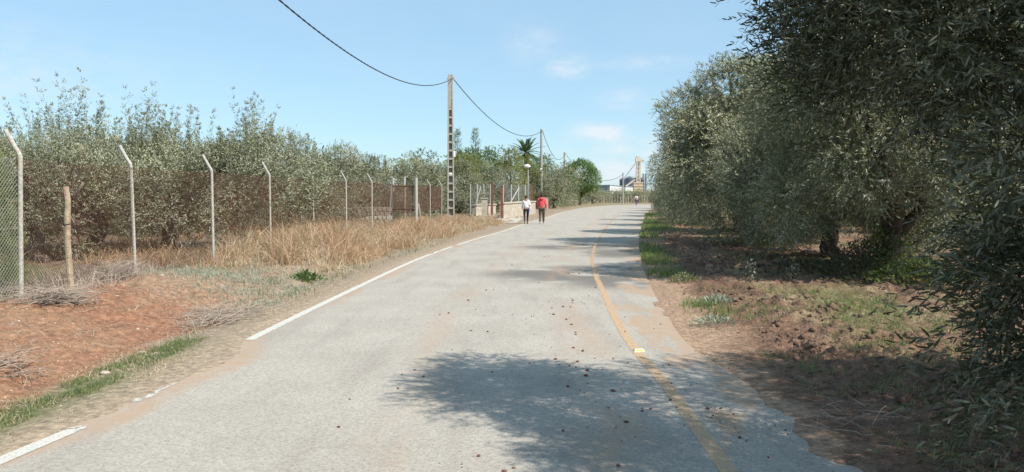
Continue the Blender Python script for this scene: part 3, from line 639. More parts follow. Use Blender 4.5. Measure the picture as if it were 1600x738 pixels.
# ------------------------------------------------------------------ chain link fence
def fence_thing():
    r = empty('chain_link_fence', (POSTS[0][0], POSTS[0][1], 0), 'rusty chain link fence with pale bent posts left of the road', 'fence')
    ox, oy = POSTS[0]; tops = []
    for i, (x_, y_) in enumerate(POSTS):
        zb = gz(x_, y_); zt = {0: 2.25}.get(i, 2.22 - .005 * i); ln = random.uniform(-.03, .03)
        if i == 2: ln = -.06
        b = (x_ - ox, y_ - oy, zb - .2); m_ = (x_ - ox - ln, y_ - oy, zt - .02)
        pts = [b, (b[0] - ln * .5, b[1], (zb + zt) / 2), m_]
        for dx_, dz_ in ((.008, .04), (.03, .08), (.058, .125)): pts.append((m_[0] - dx_, m_[1], m_[2] + dz_))
        pts.append((m_[0] - .19, m_[1], m_[2] + .37)); rr = .03 if i < 5 else .028
        obj('post', MB().tube(pts, rr, 10), M_POST, r, smooth=False); tops.append((x_ - ox, y_ - oy, zb, zt - .03))
    for i in range(len(tops) - 1):
        a, b = tops[i], tops[i + 1]; Ln = math.hypot(b[0] - a[0], b[1] - a[1]); m = MB(); sp = .062
        n = int(Ln / sp) + 1; lift = .06 if i < 4 else .75
        def pt(u, h):
            t = u / Ln; z0 = a[2] + lift + (b[2] - a[2]) * t; z1 = a[3] + (b[3] - a[3]) * t
            sag = .02 * math.sin(math.pi * t)
            return (a[0] + (b[0] - a[0]) * t, a[1] + (b[1] - a[1]) * t, z0 + (z1 - z0) * h - sag * h)
        Hh = a[3] - a[2] - lift; w = .0034 if i < 2 else (.0027 if i < 4 else .0034)
        for k in range(-int(Hh / sp) - 1, n):
            for sg in (1, -1):
                u0, u1 = k * sp, k * sp + Hh; h0, h1 = (0, 1) if sg > 0 else (1, 0)
                if u1 <= 0 or u0 >= Ln: continue
                c0, c1 = max(u0, 0), min(u1, Ln); f0 = h0 + (h1 - h0) * (c0 - u0) / (u1 - u0); f1 = h0 + (h1 - h0) * (c1 - u0) / (u1 - u0)
                if c1 - c0 < .02: continue
                m.bar(pt(c0, f0), pt(c1, f1), w)
        for h in (.02, .5, .99): m.bar(pt(0, h), pt(Ln, h), .004)
        obj('wire_mesh', m, M_GALV if i < 2 else M_RUST, r)
    return r
fence_thing()

# ------------------------------------------------------------------ wooden stake
def stake():
    x_, y_ = gnd(112, 482, .16); d = y_; z0 = gz(x_, y_); t = up(108, 292, d)
    m = MB(); h = t[2] - z0
    m.tube([(0, 0, -.25), (.0, 0, .15), (-.012, 0, h * .3), (-.028, .0, h * .5), (-.02, 0, h * .7), (-.005, 0, h * .88), (-.03, 0, h)], [.042, .040, .041, .039, .040, .037, .038], 9)
    o = obj('wooden_stake', m, M_WOOD, label='rough pale wooden stake standing in the orange soil before the fence', cat='stake', loc=(x_, y_, z0))
    obj('wire_tie', MB().tube([(.043 * math.cos(a) - .022, .043 * math.sin(a), h * .66 + .01 * math.cos(a)) for a in np.linspace(0, 6.6, 14)], .006, 5), M_DARK, o)
stake()

# ------------------------------------------------------------------ utility poles and cables
TOPS = []
def ladder_pole(x_, y_, H, label, rz=0, box=True):
    t = empty('utility_pole', (x_, y_, gz(x_, y_)), label, 'utility pole', 'utility poles along the road', rz)
    m = MB(); w0, w1, dp0, dp1 = .46, .28, .36, .24
    def W_(z): return w0 + (w1 - w0) * z / H
    def Dp(z): return dp0 + (dp1 - dp0) * z / H
        # two flanges (left, right) as tapered bars, a recessed web between and cross ribs
    for s in (-1, 1):
        vs = []; fs = []
        for z in (-.4, H):
            zz = max(z, 0); cx_ = s * (W_(zz) / 2 - .04); 
            for a, b in ((-.04, -1), (.04, -1), (.04, 1), (-.04, 1)): vs.append((cx_ + a, b * Dp(zz) / 2, z))
        m.add(vs, [(0, 3, 2, 1), (4, 5, 6, 7), (0, 1, 5, 4), (1, 2, 6, 5), (2, 3, 7, 6), (3, 0, 4, 7)])
    obj('shaft', m, M_CONC, t)
    w = MB(); w.add([(-w0 / 2 + .06, .06, -.3), (w0 / 2 - .06, .06, -.3), (w0 / 2 - .06, .1, -.3), (-w0 / 2 + .06, .1, -.3), (-w1 / 2 + .06, .06, H - .02), (w1 / 2 - .06, .06, H - .02), (w1 / 2 - .06, .1, H - .02), (-w1 / 2 + .06, .1, H - .02)], [(0, 3, 2, 1), (4, 5, 6, 7), (0, 1, 5, 4), (1, 2, 6, 5), (2, 3, 7, 6), (3, 0, 4, 7)])
    obj('web', w, M_CONC, t)
    rb = MB()
    for k in range(14):
        z = .3 + k * .5; obj('cross_rib', MB().box((0, 0, z), (W_(z) - .155, Dp(z) - .03, .11)), M_CONC, t)
    rb.box((0, 0, H - 1.0), (w1 - .14, Dp(H) - .03, 2.0))
    obj('solid_top', rb, M_CONC, t)
    if box:
        bx = MB().box((.21, -.06, 4.1), (.16, .14, .36)); obj('meter_box', bx, M_WHITE, t)
        obj('number_plate', MB().box((0, -.125, 2.9), (.2, .012, .12)), M_WHITE, t)
        obj('rough_footing', MB().ball((.2, 0, .05), (.3, .25, .16), 9, 6, .12), M_WALL, t)
    br = MB(); br.bar((-.2, 0, H - .25), (.26, 0, H - .25), .04); br.tube([(.24, 0, H - .3), (.24, 0, H - .1)], .03, 6); br.bar((.1, -.1, H - .25), (-.05, -.1, H - .7), .02); obj('cable_bracket', br, M_STEEL, t)
    TOPS.append((x_ + .15, y_, H - .2 + gz(x_, y_)))
def round_pole(x_, y_, H, r, label, box=True):
    t = empty('utility_pole', (x_, y_, gz(x_, y_)), label, 'utility pole', 'utility poles along the road')
    obj('shaft', MB().tube([(0, 0, -.3), (0, 0, H)], [r, r * .65], 12), M_CONC, t)
    if box: obj('meter_box', MB().box((0, -r - .06, H * .48), (.24, .14, .45)), M_WHITE, t)
    obj('cable_bracket', MB().bar((-.18, 0, H - .2), (.22, 0, H - .2), .05), M_STEEL, t)
    TOPS.append((x_ + .12, y_, H - .2 + gz(x_, y_)))
ladder_pole(-6.4, -3.5, 9.0, 'ladder shaped concrete utility pole behind the photographer', box=False)
x1, y1 = up(704.5, 345, 47)[:2]; ladder_pole(x1, y1, up(704, 117, 47)[2] - gz(x1, y1), 'tall concrete utility pole with ladder recesses at the left road edge', rz=.12)
x2, y2, z2 = up(846, 203, 88); round_pole(x2, y2, z2, .19, 'round grey utility pole right behind the walker in red')
x3, y3, z3 = up(882, 238, 128); round_pole(x3, y3, z3, .2, 'utility pole showing its top above the olive left of the round green tree', box=False)
x4, y4, z4 = up(973.5, 270, 131); round_pole(x4, y4, z4, .14, 'thin utility pole at the road bend in front of the white shed', box=False)
def cable(a, b, sag, label, r=.028, y0=None, tail=None):
    a, b = Vector(a), Vector(b); m = MB(); n = 70; P = []
    for i in range(n + 1):
        t = i / n; p = a.lerp(b, t); p.z -= sag * 4 * t * (1 - t); P.append(p)
    for ph in (0, math.pi):       # two twisted conductors
        Q = []
        L = (b - a).length; N = int(L / .12)
        for i in range(N + 1):
            t = i / N; p = a.lerp(b, t); p.z -= sag * 4 * t * (1 - t); w = 2 * math.pi * t * L / .8 + ph
            Q.append(p + Vector((math.cos(w), 0, math.sin(w))) * r * .3)
        m.tube(Q, r * .62, 5)
    obj('overhead_cable', m, M_CABLE, label=label, cat='cable', group='twisted overhead cables')
cable(TOPS[0], TOPS[1], 3.0, 'twisted black overhead cable sagging from the top of the photo to the ladder pole', .026)
cable(TOPS[1], TOPS[2], 1.75, 'overhead cable sagging from the ladder pole to the round grey pole', .034)
cable(TOPS[2], TOPS[3], 2.0, 'overhead cable between the round grey pole and the pole behind the olive', .036)
cable(TOPS[3], TOPS[4], 2.6, 'overhead cable sagging over the white shed to the thin pole at the bend', .04)

# ------------------------------------------------------------------ wire gate on posts (left, mid distance)
def frame_gate():
    d = 40.0; x0 = up(614, 300, d)[0]; xa, xb = up(632, 300, d)[0], up(650, 300, d)[0]
    t = empty('wire_gate', (x0, d, 0), 'tall old wire gate with red rails between grey posts in the dry grass', 'gate')
    for px, d_, top, r in ((614, 41, 278, .07), (632, 40.5, 276, .06), (650, 38.5, 278, .085)):
        p = up(px, top, d_); obj('post', MB().tube([(p[0] - x0, d_ - d, -.2), (p[0] - x0, d_ - d, p[2])], r, 8), M_POST, t)
    for py in (291, 327):
        a, b = up(614, py, 40.9), up(650, py + 1, 38.6); obj('rail', MB().bar((a[0] - x0, 40.9 - d, a[2]), (b[0] - x0, 38.6 - d, b[2]), .07), M_REDPOST, t)
    m = MB(); a, b = up(614, 291, 40.9), up(650, 292, 38.6)
    for k in range(34):
        t_ = k / 33; xx = a[0] + (b[0] - a[0]) * t_ - x0; yy = 40.9 + (38.6 - 40.9) * t_ - d
        m.bar((xx, yy, .35), (xx, yy, 2.1), .006)
    for k in range(30): z = .35 + k * .06; m.bar((a[0] - x0, .9, z), (b[0] - x0, -1.4, z), .006)
    obj('wire_mesh', m, M_RUST, t)
    for (p0, p1) in (((608, 340), (612, 290)), ((660, 345), (654, 318))):
        a, b = up(*p0, 39.5), up(*p1, 39.5); obj('brace', MB().bar((a[0] - x0, -.5, 0), (b[0] - x0, -.5, b[2]), .06), M_POST, t)
frame_gate()
# low stone wall behind the dry grass
a, b = up(395, 340, 46), up(612, 340, 44)
sw = MB(); N = 34
for row in range(4):
    for k in range(N):
        t = (k + .5 * (row % 2)) / N; xx = a[0] + (b[0] - a[0]) * t; sw.box((xx, 45.5 - 1.5 * t, .1 + row * .24), ((b[0] - a[0]) / N * .97, .34 + random.uniform(-.03, .03), .228))
obj('stone_wall', sw, M_STONE, label='low pale stone wall behind the dry grass at the end of the grove', cat='wall')
# ------------------------------------------------------------------ driveway, walls, wire fence, red posts
dv = MB(); P = [gnd(738, 349), gnd(806, 349), gnd(818, 341), gnd(800, 335), gnd(745, 336)]
dv.add([(p[0], p[1], .035) for p in P] + [(p[0], p[1], -.1) for p in P], [(0, 1, 2, 3, 4), (0, 5, 6, 1), (1, 6, 7, 2), (2, 7, 8, 3), (3, 8, 9, 4), (4, 9, 5, 0)])
obj('driveway_path', dv, M_CONCP, kind='structure')
def low_wall(pxa, pxb, d0, d1, top, label, cap=True):
    a, b = up(pxa, 330, d0), up(pxb, 330, d1); zt = up(pxa, top, d0)[2]; t = empty('low_wall', (a[0], a[1], 0), label, 'wall', 'low driveway walls')
    v = Vector((b[0] - a[0], b[1] - a[1], 0)); L = v.length; rz = math.atan2(v.y, v.x); t.rotation_euler.z = rz
    obj('wall_block', MB().box((L / 2, 0, zt / 2 - .05), (L, .3, zt + .02)), M_WALL, t); obj('coping', MB().box((L / 2, 0, zt + .02), (L + .1, .42, .1)), M_WALL, t)
low_wall(741, 772, 58, 62, 321, 'short low rendered wall left of the driveway')
low_wall(784, 834, 52.5, 64, 318, 'longer low rendered wall right of the driveway')
p = up(757, 311, 57); obj('wall_pillar', MB().box((0, 0, p[2] / 2), (.42, .42, p[2])).box((0, 0, p[2] + .04), (.52, .52, .08)), M_WALL, label='small square rendered pillar left of the driveway', cat='pillar', loc=(p[0], p[1], 0))
for px, d, top, lab in ((768.5, 60, 285, 'left red steel gate post of the driveway'), (784, 52, 291, 'right red steel gate post of the driveway'), (831, 64, 290, 'dark brown wooden post near the lamp')):
    p = up(px, top, d); obj('gate_post', MB().box((0, 0, p[2] / 2 - .1), (.17, .17, p[2] + .2)).box((0, 0, p[2] + .02), (.21, .21, .04)), M_REDPOST, label=lab, cat='post', loc=(p[0], p[1], 0))
def mesh_fence(pa, pb, d0, d1, top, bot, npost, label):
    a, b = up(pa, top, d0), up(pb, top, d1); t = empty('wire_fence', (a[0], a[1], 0), label, 'fence'); L = math.hypot(b[0] - a[0], b[1] - a[1]); t.rotation_euler.z = math.atan2(b[1] - a[1], b[0] - a[0])
    z0 = bot; z1 = a[2]; z2 = b[2]
    for k in range(npost): u = L * k / (npost - 1); obj('post', MB().tube([(u, 0, -.1), (u, 0, z1 + (z2 - z1) * k / (npost - 1))], .05, 7), M_STEEL, t)
    m = MB(); n = int(L / .075)
    for k in range(n + 1): u = k * L / n; m.bar((u, .02, z0), (u, .02, z1 + (z2 - z1) * k / n), .0045)
    for k in range(24): h = k / 23; m.bar((0, .02, z0 + (z1 - z0) * h), (L, .02, z0 + (z2 - z0) * h), .0045)
    obj('wire_mesh', m, M_DWIRE, t); obj('brace', MB().bar((L * .15, -.05, z0 + .1), (L * .5, -.05, z1 - .15), .06), M_STEEL, t)
mesh_fence(735, 766, 60, 61, 288, .3, 4, 'grey wire fence panel left of the driveway')
mesh_fence(786, 830, 53, 64, 289, .75, 5, 'grey wire fence standing on the wall right of the driveway')
# street lamp
p = up(825, 262, 66); t = empty('street_lamp', (p[0], 66, 0), 'street lamp with white oval head on a slim pole beside the walkers', 'street lamp')
obj('pole', MB().tube([(0, 0, -.1), (0, 0, p[2])], [.06, .045], 8), M_STEEL, t)
obj('lamp_head', MB().ball((-.08, -.12, p[2] + .1), (.30, .32, .17), 12, 8), M_WHITE, t, smooth=True); obj('lamp_cap', MB().ball((-.08, 0, p[2] + .28), (.16, .16, .08), 10, 6), M_DARK, t)
# small mailboxes near the round pole
p = up(853, 310, 84); obj('meter_cabinet', MB().box((0, 0, .55), (.5, .35, 1.3)).box((0, 0, 1.24), (.58, .43, .08)), M_WALL, label='small pale cabinet at the foot of the round grey pole', cat='cabinet', loc=(p[0], p[1], 0))

# ------------------------------------------------------------------ far end: fence stakes, young olives, shed, silos
YO = olive_proto(61, 1.5, 2.7, 6, 800, .17, .05, M_OLIVE, npair=4, gap=.36, low=.02)
k = 0
for i in range(13):
    px = 908 + i * 9.6 + random.uniform(-2, 2); d = 145 + (i % 3) * 7
    place_tree(YO, (px - 800) / F * d, d, f'young olive tree in the plantation before the white shed, {ORD[i]} from the left', 'young olive trees at the bend', i * 1.1, random.uniform(.88, 1.02))
fs = empty('stake_fence', ((905 - 800) / F * 133, 133, 0), 'low wire fence of many thin stakes behind the road bend', 'fence')
w = MB()
for i in range(26):
    px = 905 + i * 4.4; xx = (px - 905) / F * 133; h = random.uniform(1.15, 1.5)
    obj('stake', MB().tube([(xx, i * .1, -.1), (xx + random.uniform(-.05, .05), i * .1, h)], .05, 6), M_WOOD if i % 3 else M_POST, fs)
for z in (.4, .75, 1.1): w.bar((0, 0, z), (110 / F * 133, 2.6, z), .012)
obj('wire', w, M_STEEL, fs)
DS = 270.0
def far(px, py, d=DS): return Vector(up(px, py, d))
M_SHED = mat('white_metal_sheet', (.62, .64, .64), .6, nscale=.3, color2=(.55, .57, .58)); M_SHEDD = mat('grey_blue_sheet', (.27, .32, .36), .6, nscale=.4)
M_SILO = mat('dark_silo_steel', (.09, .11, .14), .5, nscale=.5); M_TAN = mat('tan_louvre', (.48, .36, .23), .8, nscale=.6); M_CREAM = mat('cream_steel', (.62, .55, .45), .6, nscale=.6)
sh = empty('warehouse', (far(930, 300)[0], DS, 0), 'long low white warehouse with a grey side wall at the far end', 'building')
o = Vector((far(930, 300)[0], DS, 0)); a = far(930, 291, DS + 14) - o; b = far(953, 290, DS - 4) - o; c = far(992, 293, DS + 12) - o
def prism(m, pts, z0, zs):
    n = len(pts); vs = [(p[0], p[1], z0) for p in pts] + [(p[0], p[1], z) for p, z in zip(pts, zs)]
    return m.add(vs, [tuple(range(n - 1, -1, -1)), tuple(range(n, 2 * n))] + [(i, (i + 1) % n, n + (i + 1) % n, n + i) for i in range(n)])
obj('side_wall', prism(MB(), [(a.x, a.y), (b.x - .05, b.y), (b.x - .05, b.y + .5), (a.x, a.y + .5)], 0, [a.z, b.z, b.z, a.z]), M_SHEDD, sh)
obj('front_wall', prism(MB(), [(b.x, b.y), (c.x, c.y), (c.x, c.y + 22), (a.x + .5, a.y + .6), (b.x, b.y + .6)], 0, [b.z, c.z, c.z, a.z, b.z]), M_SHED, sh)
obj('roof_trim', MB().bar((a.x, a.y - .1, a.z + .1), (b.x, b.y - .1, b.z + .1), .35).bar((b.x, b.y - .1, b.z + .1), (c.x, c.y - .1, c.z + .1), .25), M_SHEDD, sh)
for i, (pa, pb, top, dd) in enumerate(((968, 980, 281, 5), (977, 990, 279, 0), (987, 1002, 280, 8), (999, 1007, 281, 3))):
    A, B = far(pa, top, DS + 12 + dd), far(pb, top, DS + 12 + dd); r = (B.x - A.x) / 2; cx_ = (A.x + B.x) / 2
    s = empty('silo', (cx_, DS + 12 + dd, 0), f'dark steel silo behind the warehouse, {ORD[i]} from the left', 'silo', 'silos behind the warehouse')
    obj('drum', MB().tube([(0, 0, 0), (0, 0, A.z)], r, 20, True), M_SILO, s); obj('roof_cone', MB().tube([(0, 0, A.z), (0, 0, A.z + .8)], [r * 1.02, .2], 20), M_SILO, s)
    g = MB()
    for k in range(10): q = k / 10 * 6.28; g.bar((math.cos(q) * r, math.sin(q) * r, A.z), (math.cos(q) * r, math.sin(q) * r, A.z + .9), .07)
    obj('railing', g, M_STEEL, s)
# elevator tower
T = far(997, 300, DS + 2); t = empty('grain_elevator', (T.x, T.y, 0), 'slender cream elevator tower with lattice legs above the silos', 'tower')
zt = far(997, 252, DS + 2)[2]; m = MB()
for q in (-.75, .75):
    for s in (-.5, .5): m.bar((q, s, 0), (q * .8, s, zt), .22)
for k in range(9):
    z = 1 + k * (zt - 1) / 9; m.bar((-.75, -.5, z), (.75, -.5, z + (zt - 1) / 9), .12); m.bar((.75, -.5, z), (-.75, -.5, z + (zt - 1) / 9), .12)
m.box((0, 0, zt / 2), (.5, .5, zt))
obj('lattice_shaft', m, M_CREAM, t); obj('head_house', MB().box((0, 0, zt + .5), (2.1, 1.4, 1.4)).box((-.2, 0, zt + 1.45), (1.1, 1.2, .5)), M_CREAM, t); obj('motor_box', MB().box((1.55, 0, zt + .1), (.9, .8, .7)), M_STEEL, t)
cv = MB(); A = far(975, 279, DS) - T; B = far(994, 253, DS) - T; A.z += 0; m = MB(); A_ = (A.x, A.y, far(975, 279, DS)[2]); B_ = (B.x, B.y, far(994, 254, DS)[2]); m.bar(A_, B_, .35)
for k in range(4):
    u = .2 + .22 * k; q = [A_[j] + (B_[j] - A_[j]) * u for j in range(3)]; m.bar(q, (q[0] + .3, q[1], 7.0), .06)
obj('feed_pipe', m, M_STEEL, t); A = far(978, 291, DS - 4); B = far(992, 281, DS - 4)
obj('loading_chute', MB().bar((A.x - T.x, -6, A.z), (B.x - T.x, -6, B.z), .5), M_CREAM, t)
L0, L1 = far(990, 285, DS - 6), far(1004, 300, DS - 6); lb = empty('louvred_hopper', ((L0.x + L1.x) / 2, DS - 6, 0), 'tan slatted hopper box in front of the silos', 'hopper')
obj('box', MB().box((0, .6, L0.z / 2), (L1.x - L0.x, 2.4, L0.z)), M_TAN, lb); g = MB()
for k in range(5): g.box((0, -.65, 1.3 + k * (L0.z - 1.5) / 4), (L1.x - L0.x + .2, .12, .28))
obj('slats', g, M_CREAM, lb)
for i, px in enumerate((1005.5, 1009.5)):
    q = far(px, 272, DS + 16); obj('vent_stack', MB().tube([(0, 0, 0), (0, 0, q.z), (0, 0, q.z + .3)], [.4, .4, .15], 10), M_SHEDD, label=('left' if i == 0 else 'right') + ' of two thin grey stacks beside the silos', cat='stack', group='grey stacks', loc=(q.x, q.y, 0))
# distant tree line to close the horizon
n = 2600; xx = np.concatenate([RNG.uniform(-420, 420, n)]); yy = RNG.uniform(300, 420, n); 
P = np.repeat(np.stack([xx, yy, np.zeros(n)], 1), 14, 0); hh = np.repeat(2.2 + 2.2 * fbm(xx * .06, yy * .03, o=3), 14)
P = P + RNG.normal(0, 1, P.shape) * np.array([2.2, 2, 0]); P[:, 2] = RNG.random(len(P)) * hh
D = rdir(len(P)); V = leaf_polys(P, D, unit(np.cross(D, rdir(len(P)))), np.full(len(P), 1.6), np.full(len(P), .8))
V[:, :, 2] = np.maximum(V[:, :, 2], 0)
obj('far_grove', poly_mesh('far_grove', V, 4, RNG.random(len(V))), M_OLIVE, label='distant dark green groves along the horizon', cat='grove', kind='stuff')

# ------------------------------------------------------------------ grass, weeds, twigs
def blades(name, P, H, Wd, lean, mt, label, cat='grass', up_=1.0, kind='stuff'):
    n = len(P); a = RNG.random(n) * 6.28; ln = np.abs(RNG.normal(0, lean, n)); D = unit(np.stack([np.cos(a) * ln, np.sin(a) * ln, np.full(n, up_)], 1))
    S = unit(np.cross(D, rdir(n))); D2 = unit(D + np.stack([np.cos(a), np.sin(a), np.full(n, -.35)], 1) * (.35 + ln)[:, None])
    H = np.asarray(H)[:, None]; w = np.asarray(Wd).reshape(-1, 1) * np.ones((n, 1)); M_ = P + D * H * .55; T_ = M_ + D2 * H * .45
    q1 = np.stack([P - S * w / 2, P + S * w / 2, M_ + S * w * .38, M_ - S * w * .38], 1); q2 = np.stack([M_ - S * w * .38, M_ + S * w * .38, T_ + S * w * .05, T_ - S * w * .05], 1)
    v = RNG.random(n); V = np.concatenate([q1, q2])
    return obj(name, poly_mesh(name, V, 4, np.concatenate([v, v])), mt, label=label, cat=cat, kind=kind)
def scatter(x0, x1, y0, y1, n, dens):
    """x given relative: functions allowed; y distribution biased to near"""
    yy = y0 * (y1 / y0) ** RNG.random(n); a = x0(yy) if callable(x0) else np.full(n, x0); b = x1(yy) if callable(x1) else np.full(n, x1)
    xx = a + (b - a) * RNG.random(n); k = dens(xx, yy) > RNG.random(n); xx, yy = xx[k], yy[k]
    return np.stack([xx, yy, ground_z(xx, yy) - .01], 1)
# green verge strip left near
P = scatter(lambda y: left(y) - .98 + .03 * (y - 5), lambda y: left(y) - .42, 3.6, 9.6, 24000, lambda x, y: sstep(.38, .56, fbm(x * 5, y * 3.2, o=3)) * np.exp(-((x - left(y) + .68) / .26) ** 2) * sstep(9.8, 8.2, y))
P2 = P[::3]; P = P[1::2]
blades('verge_dull_grass', P2, RNG.uniform(.02, .08, len(P2)), .005, .7, M_GRASSD, 'paler dry blades mixed into the lower left grass strip')
blades('verge_grass', P, RNG.uniform(.03, .09, len(P)), .005, .5, M_GRASS, 'green strip of grass between orange soil and road edge at the lower left')
P = scatter(lambda y: left(y) - 1.1, lambda y: left(y) - .2, 3.6, 30, 16000, lambda x, y: sstep(.46, .6, fbm(x * 2.0 + 5, y * 1.2, o=3)))
blades('verge_straw', P, RNG.uniform(.03, .08, len(P)), .005, .9, M_STRAW, 'short dry stubble along the left road edge')
# tall dry grass
def dd(x, y):
    r = fbm(x * 1.3 + 3, y * .8, o=3); return (.12 + .88 * sstep(.40, .56, r)) * sstep(14.5, 18.5, y) * sstep(0, .5, left(y) - .9 - x)
P = scatter(lambda y: fence_x(y) - .8, lambda y: left(y) - .8, 14.5, 47, 60000, dd)
q = fbm(P[:, 0] * .8 + 1, P[:, 1] * .5, o=3); Hh = RNG.uniform(.25, 1.0, len(P)) * (0.55 + .8 * sstep(.35, .65, q)) * (.45 + .6 * sstep(0, 1.4, left(P[:, 1]) - .8 - P[:, 0])) * (.5 + .5 * sstep(15, 20, P[:, 1])) * np.interp(P[:, 1], [18, 27, 46], [1.0, .85, .55])
sel = RNG.random(len(P)) < .25 + .6 * sstep(.5, .6, fbm(P[:, 0] * 1.4 + 60, P[:, 1] * .8, o=3))
blades('bleached_dry_grass', P[sel], Hh[sel] * .85, .009 + .00016 * P[sel][:, 1], .8, M_STRAW, 'greyer bleached stalks mixed into the tall dry grass')
P, Hh = P[~sel], Hh[~sel]
blades('dry_grass', P, Hh, .009 + .00016 * P[:, 1], .55, M_DRY, 'tall tan dry grass in front of and around the fence')
P = scatter(lambda y: fence_x(y) - 6, lambda y: fence_x(y) - .2, 13, 44, 22000, lambda x, y: sstep(.42, .55, fbm(x * .6, y * .5 + 9, o=3)) * sstep(13, 16, y))
blades('grove_straw', P, RNG.uniform(.15, .5, len(P)), .014, .5, M_DRY, 'dry tan weeds under the left olive grove')
P = scatter(lambda y: fence_x(y) - 7, lambda y: fence_x(y) + .2, 10, 40, 14000, lambda x, y: sstep(.54, .64, fbm(x * .5 + 50, y * .4 + 9, o=3)))
blades('grove_grass', P, RNG.uniform(.06, .2, len(P)), .012, .6, M_GRASS, 'green grass patches on the floor of the left grove')
P = scatter(lambda y: fence_x(y) - 1.2, lambda y: fence_x(y) + .6, 8.5, 15.5, 5000, lambda x, y: sstep(.45, .6, fbm(x * 1.5 + 50, y * .9 + 9, o=3)) * .8)
blades('fence_foot_stalks', P, RNG.uniform(.1, .42, len(P)), .006, .5, M_TWIG, 'thin brown stalks along the foot of the near fence')
# grey green weeds at (300-420, 415-450) and greener further
def near_px(lst):
    C_ = [(gnd(px, py, .05), wx, wy, s) for px, py, wx, wy, s in lst]
    return lambda x, y: np.maximum.reduce([s * np.exp(-((((x - c[0]) / wx) ** 2 + ((y - c[1]) / wy) ** 2)) ** 1.5) for c, wx, wy, s in C_])
D_ = near_px([(330, 440, 1.1, 1.4, 1), (390, 445, .9, 1.6, .9), (290, 434, .8, .8, .9), (430, 455, .8, 1.6, .7)])
P = scatter(-8, -3.6, 10, 20, 42000, lambda x, y: D_(x, y) * sstep(.30, .44, fbm(x * 3, y * 3, o=3)))
blades('grey_weeds', P, RNG.uniform(.04, .13, len(P)), .009, .9, M_GREYWEED, 'low grey green weeds on the bank under the fence')
D2_ = near_px([(385, 420, 1.0, 1.8, .9), (450, 450, .9, 1.6, .6), (500, 430, .8, 2, .7), (540, 415, .7, 2, .7), (560, 400, 1.2, 2.5, .8), (640, 395, .7, 3, .8), (680, 375, .6, 3, .9), (740, 352, .5, 4, .7), (300, 425, .6, 1, .6), (640, 372, 1, 3, .6)])
P = scatter(-9, 2, 10, 48, 40000, lambda x, y: D2_(x, y) * sstep(.38, .5, fbm(x * 2, y * 2 + 3, o=3)) * (left(y) - x > .5))
blades('bank_grass', P, RNG.uniform(.05, .16, len(P)), .012, .6, M_GRASSD, 'dull green grass patches on the left bank before the dry grass')
# right side grasses
R1 = near_px([(1003, 352, .8, 6, 1), (1008, 396, .45, 2.0, 1), (1000, 345, .9, 5, 1), (994, 365, .6, 3, 1), (1000, 385, .5, 2.5, 1), (1015, 405, .45, 1.4, 1), (1040, 425, .35, .9, .9), (1002, 335, 1.2, 7, .9), (1090, 475, .25, .4, .7), (1140, 490, .25, .4, .6), (1070, 350, 1.6, 4, .35)])
P = scatter(right, lambda y: right(y) + 5, 9, 70, 70000, lambda x, y: R1(x, y) * sstep(.22, .36, fbm(x * 3, y * 2, o=3)))
blades('road_edge_grass', P, RNG.uniform(.06, .2, len(P)) * (1 + .01 * P[:, 1]), .009 + .0004 * P[:, 1], .5, M_GRASS, 'bright green grass along the right edge of the road')
R2 = near_px([(1230, 475, .8, .9, .8), (1330, 490, .9, .8, 1), (1400, 510, .9, .6, 1), (1480, 500, .8, .6, .8), (1390, 548, .6, .25, 1), (1290, 575, .22, .22, 1), (1310, 470, 1.2, .8, .6), (1190, 490, .3, .4, .8), (1540, 560, .5, .4, .8), (1430, 480, 1.3, 1.0, 1), (1250, 490, 1.2, .8, .8), (1450, 530, 1.0, .5, .9), (1180, 455, .8, .6, .6)])
P = scatter(2.3, 11, 5, 16, 110000, lambda x, y: R2(x, y) * sstep(.42, .56, fbm(x * 3.3, y * 3.3 + 8, o=3)))
blades('field_grass', P, RNG.uniform(.03, .12, len(P)), .007, .6, M_GRASS, 'patches of fresh green grass on the tilled soil at right')
P = scatter(2.4, 12, 3.6, 16, 60000, lambda x, y: sstep(.46, .62, fbm(x * 2.2 + 8, y * 2.2, o=3)) * sstep(.7, 1.5, x - right(y)) * .5 * sstep(2.5, 7, y))
blades('field_straw', P, RNG.uniform(.04, .16, len(P)), .0045, 3.0, M_STRAW, 'pale straw lying on the tilled soil at right')
P = scatter(2.5, 5.5, 3.4, 8, 26000, lambda x, y: sstep(.48, .6, fbm(x * 4 + 8, y * 4, o=3)) * sstep(.25, .7, x - right(y)) * .8)
blades('shade_grass', P, RNG.uniform(.03, .11, len(P)), .006, .8, M_GRASSD, 'sparse grass in the tree shade at the lower right')
P = scatter(lambda y: right(y) + .6, lambda y: right(y) + 9, 14, 60, 36000, lambda x, y: sstep(.45, .6, fbm(x * 1.2 + 8, y * .9, o=3)) * .8)
blades('orchard_straw', P, RNG.uniform(.04, .16, len(P)), .010, 2.2, M_STRAW, 'dry mown straw on the red soil beneath the right row')
# low broad weeds: leaf clouds
def weed_clump(px, py, r, h, n, mt, label, name='weed_clump', L=.06, d=None, z=0, wd=.45, cat='weed'):
    x_, y_ = gnd(px, py, z) if d is None else ((px - 800) / F * d, d)
    P = RNG.normal(0, 1, (n, 3)) * np.array([r * .5, r * .5, 0]); P[:, 2] = RNG.random(n) ** .7 * h * np.exp(-(P[:, 0] ** 2 + P[:, 1] ** 2) / (r * r))
    D = unit(np.stack([P[:, 0], P[:, 1], np.full(n, r * .5)], 1) + RNG.normal(0, .3 * r, (n, 3))); S = unit(np.cross(D, np.array([0, 0, 1.0]) + RNG.normal(0, .5, (n, 3))))
    ll = L * RNG.uniform(.6, 1.2, n); V = leaf_polys(P, D, S, ll, ll * wd, 6)
    return obj(name, poly_mesh(name, V, 6, RNG.random(n)), mt, label=label, cat=cat, loc=(x_, y_, gz(x_, y_)))
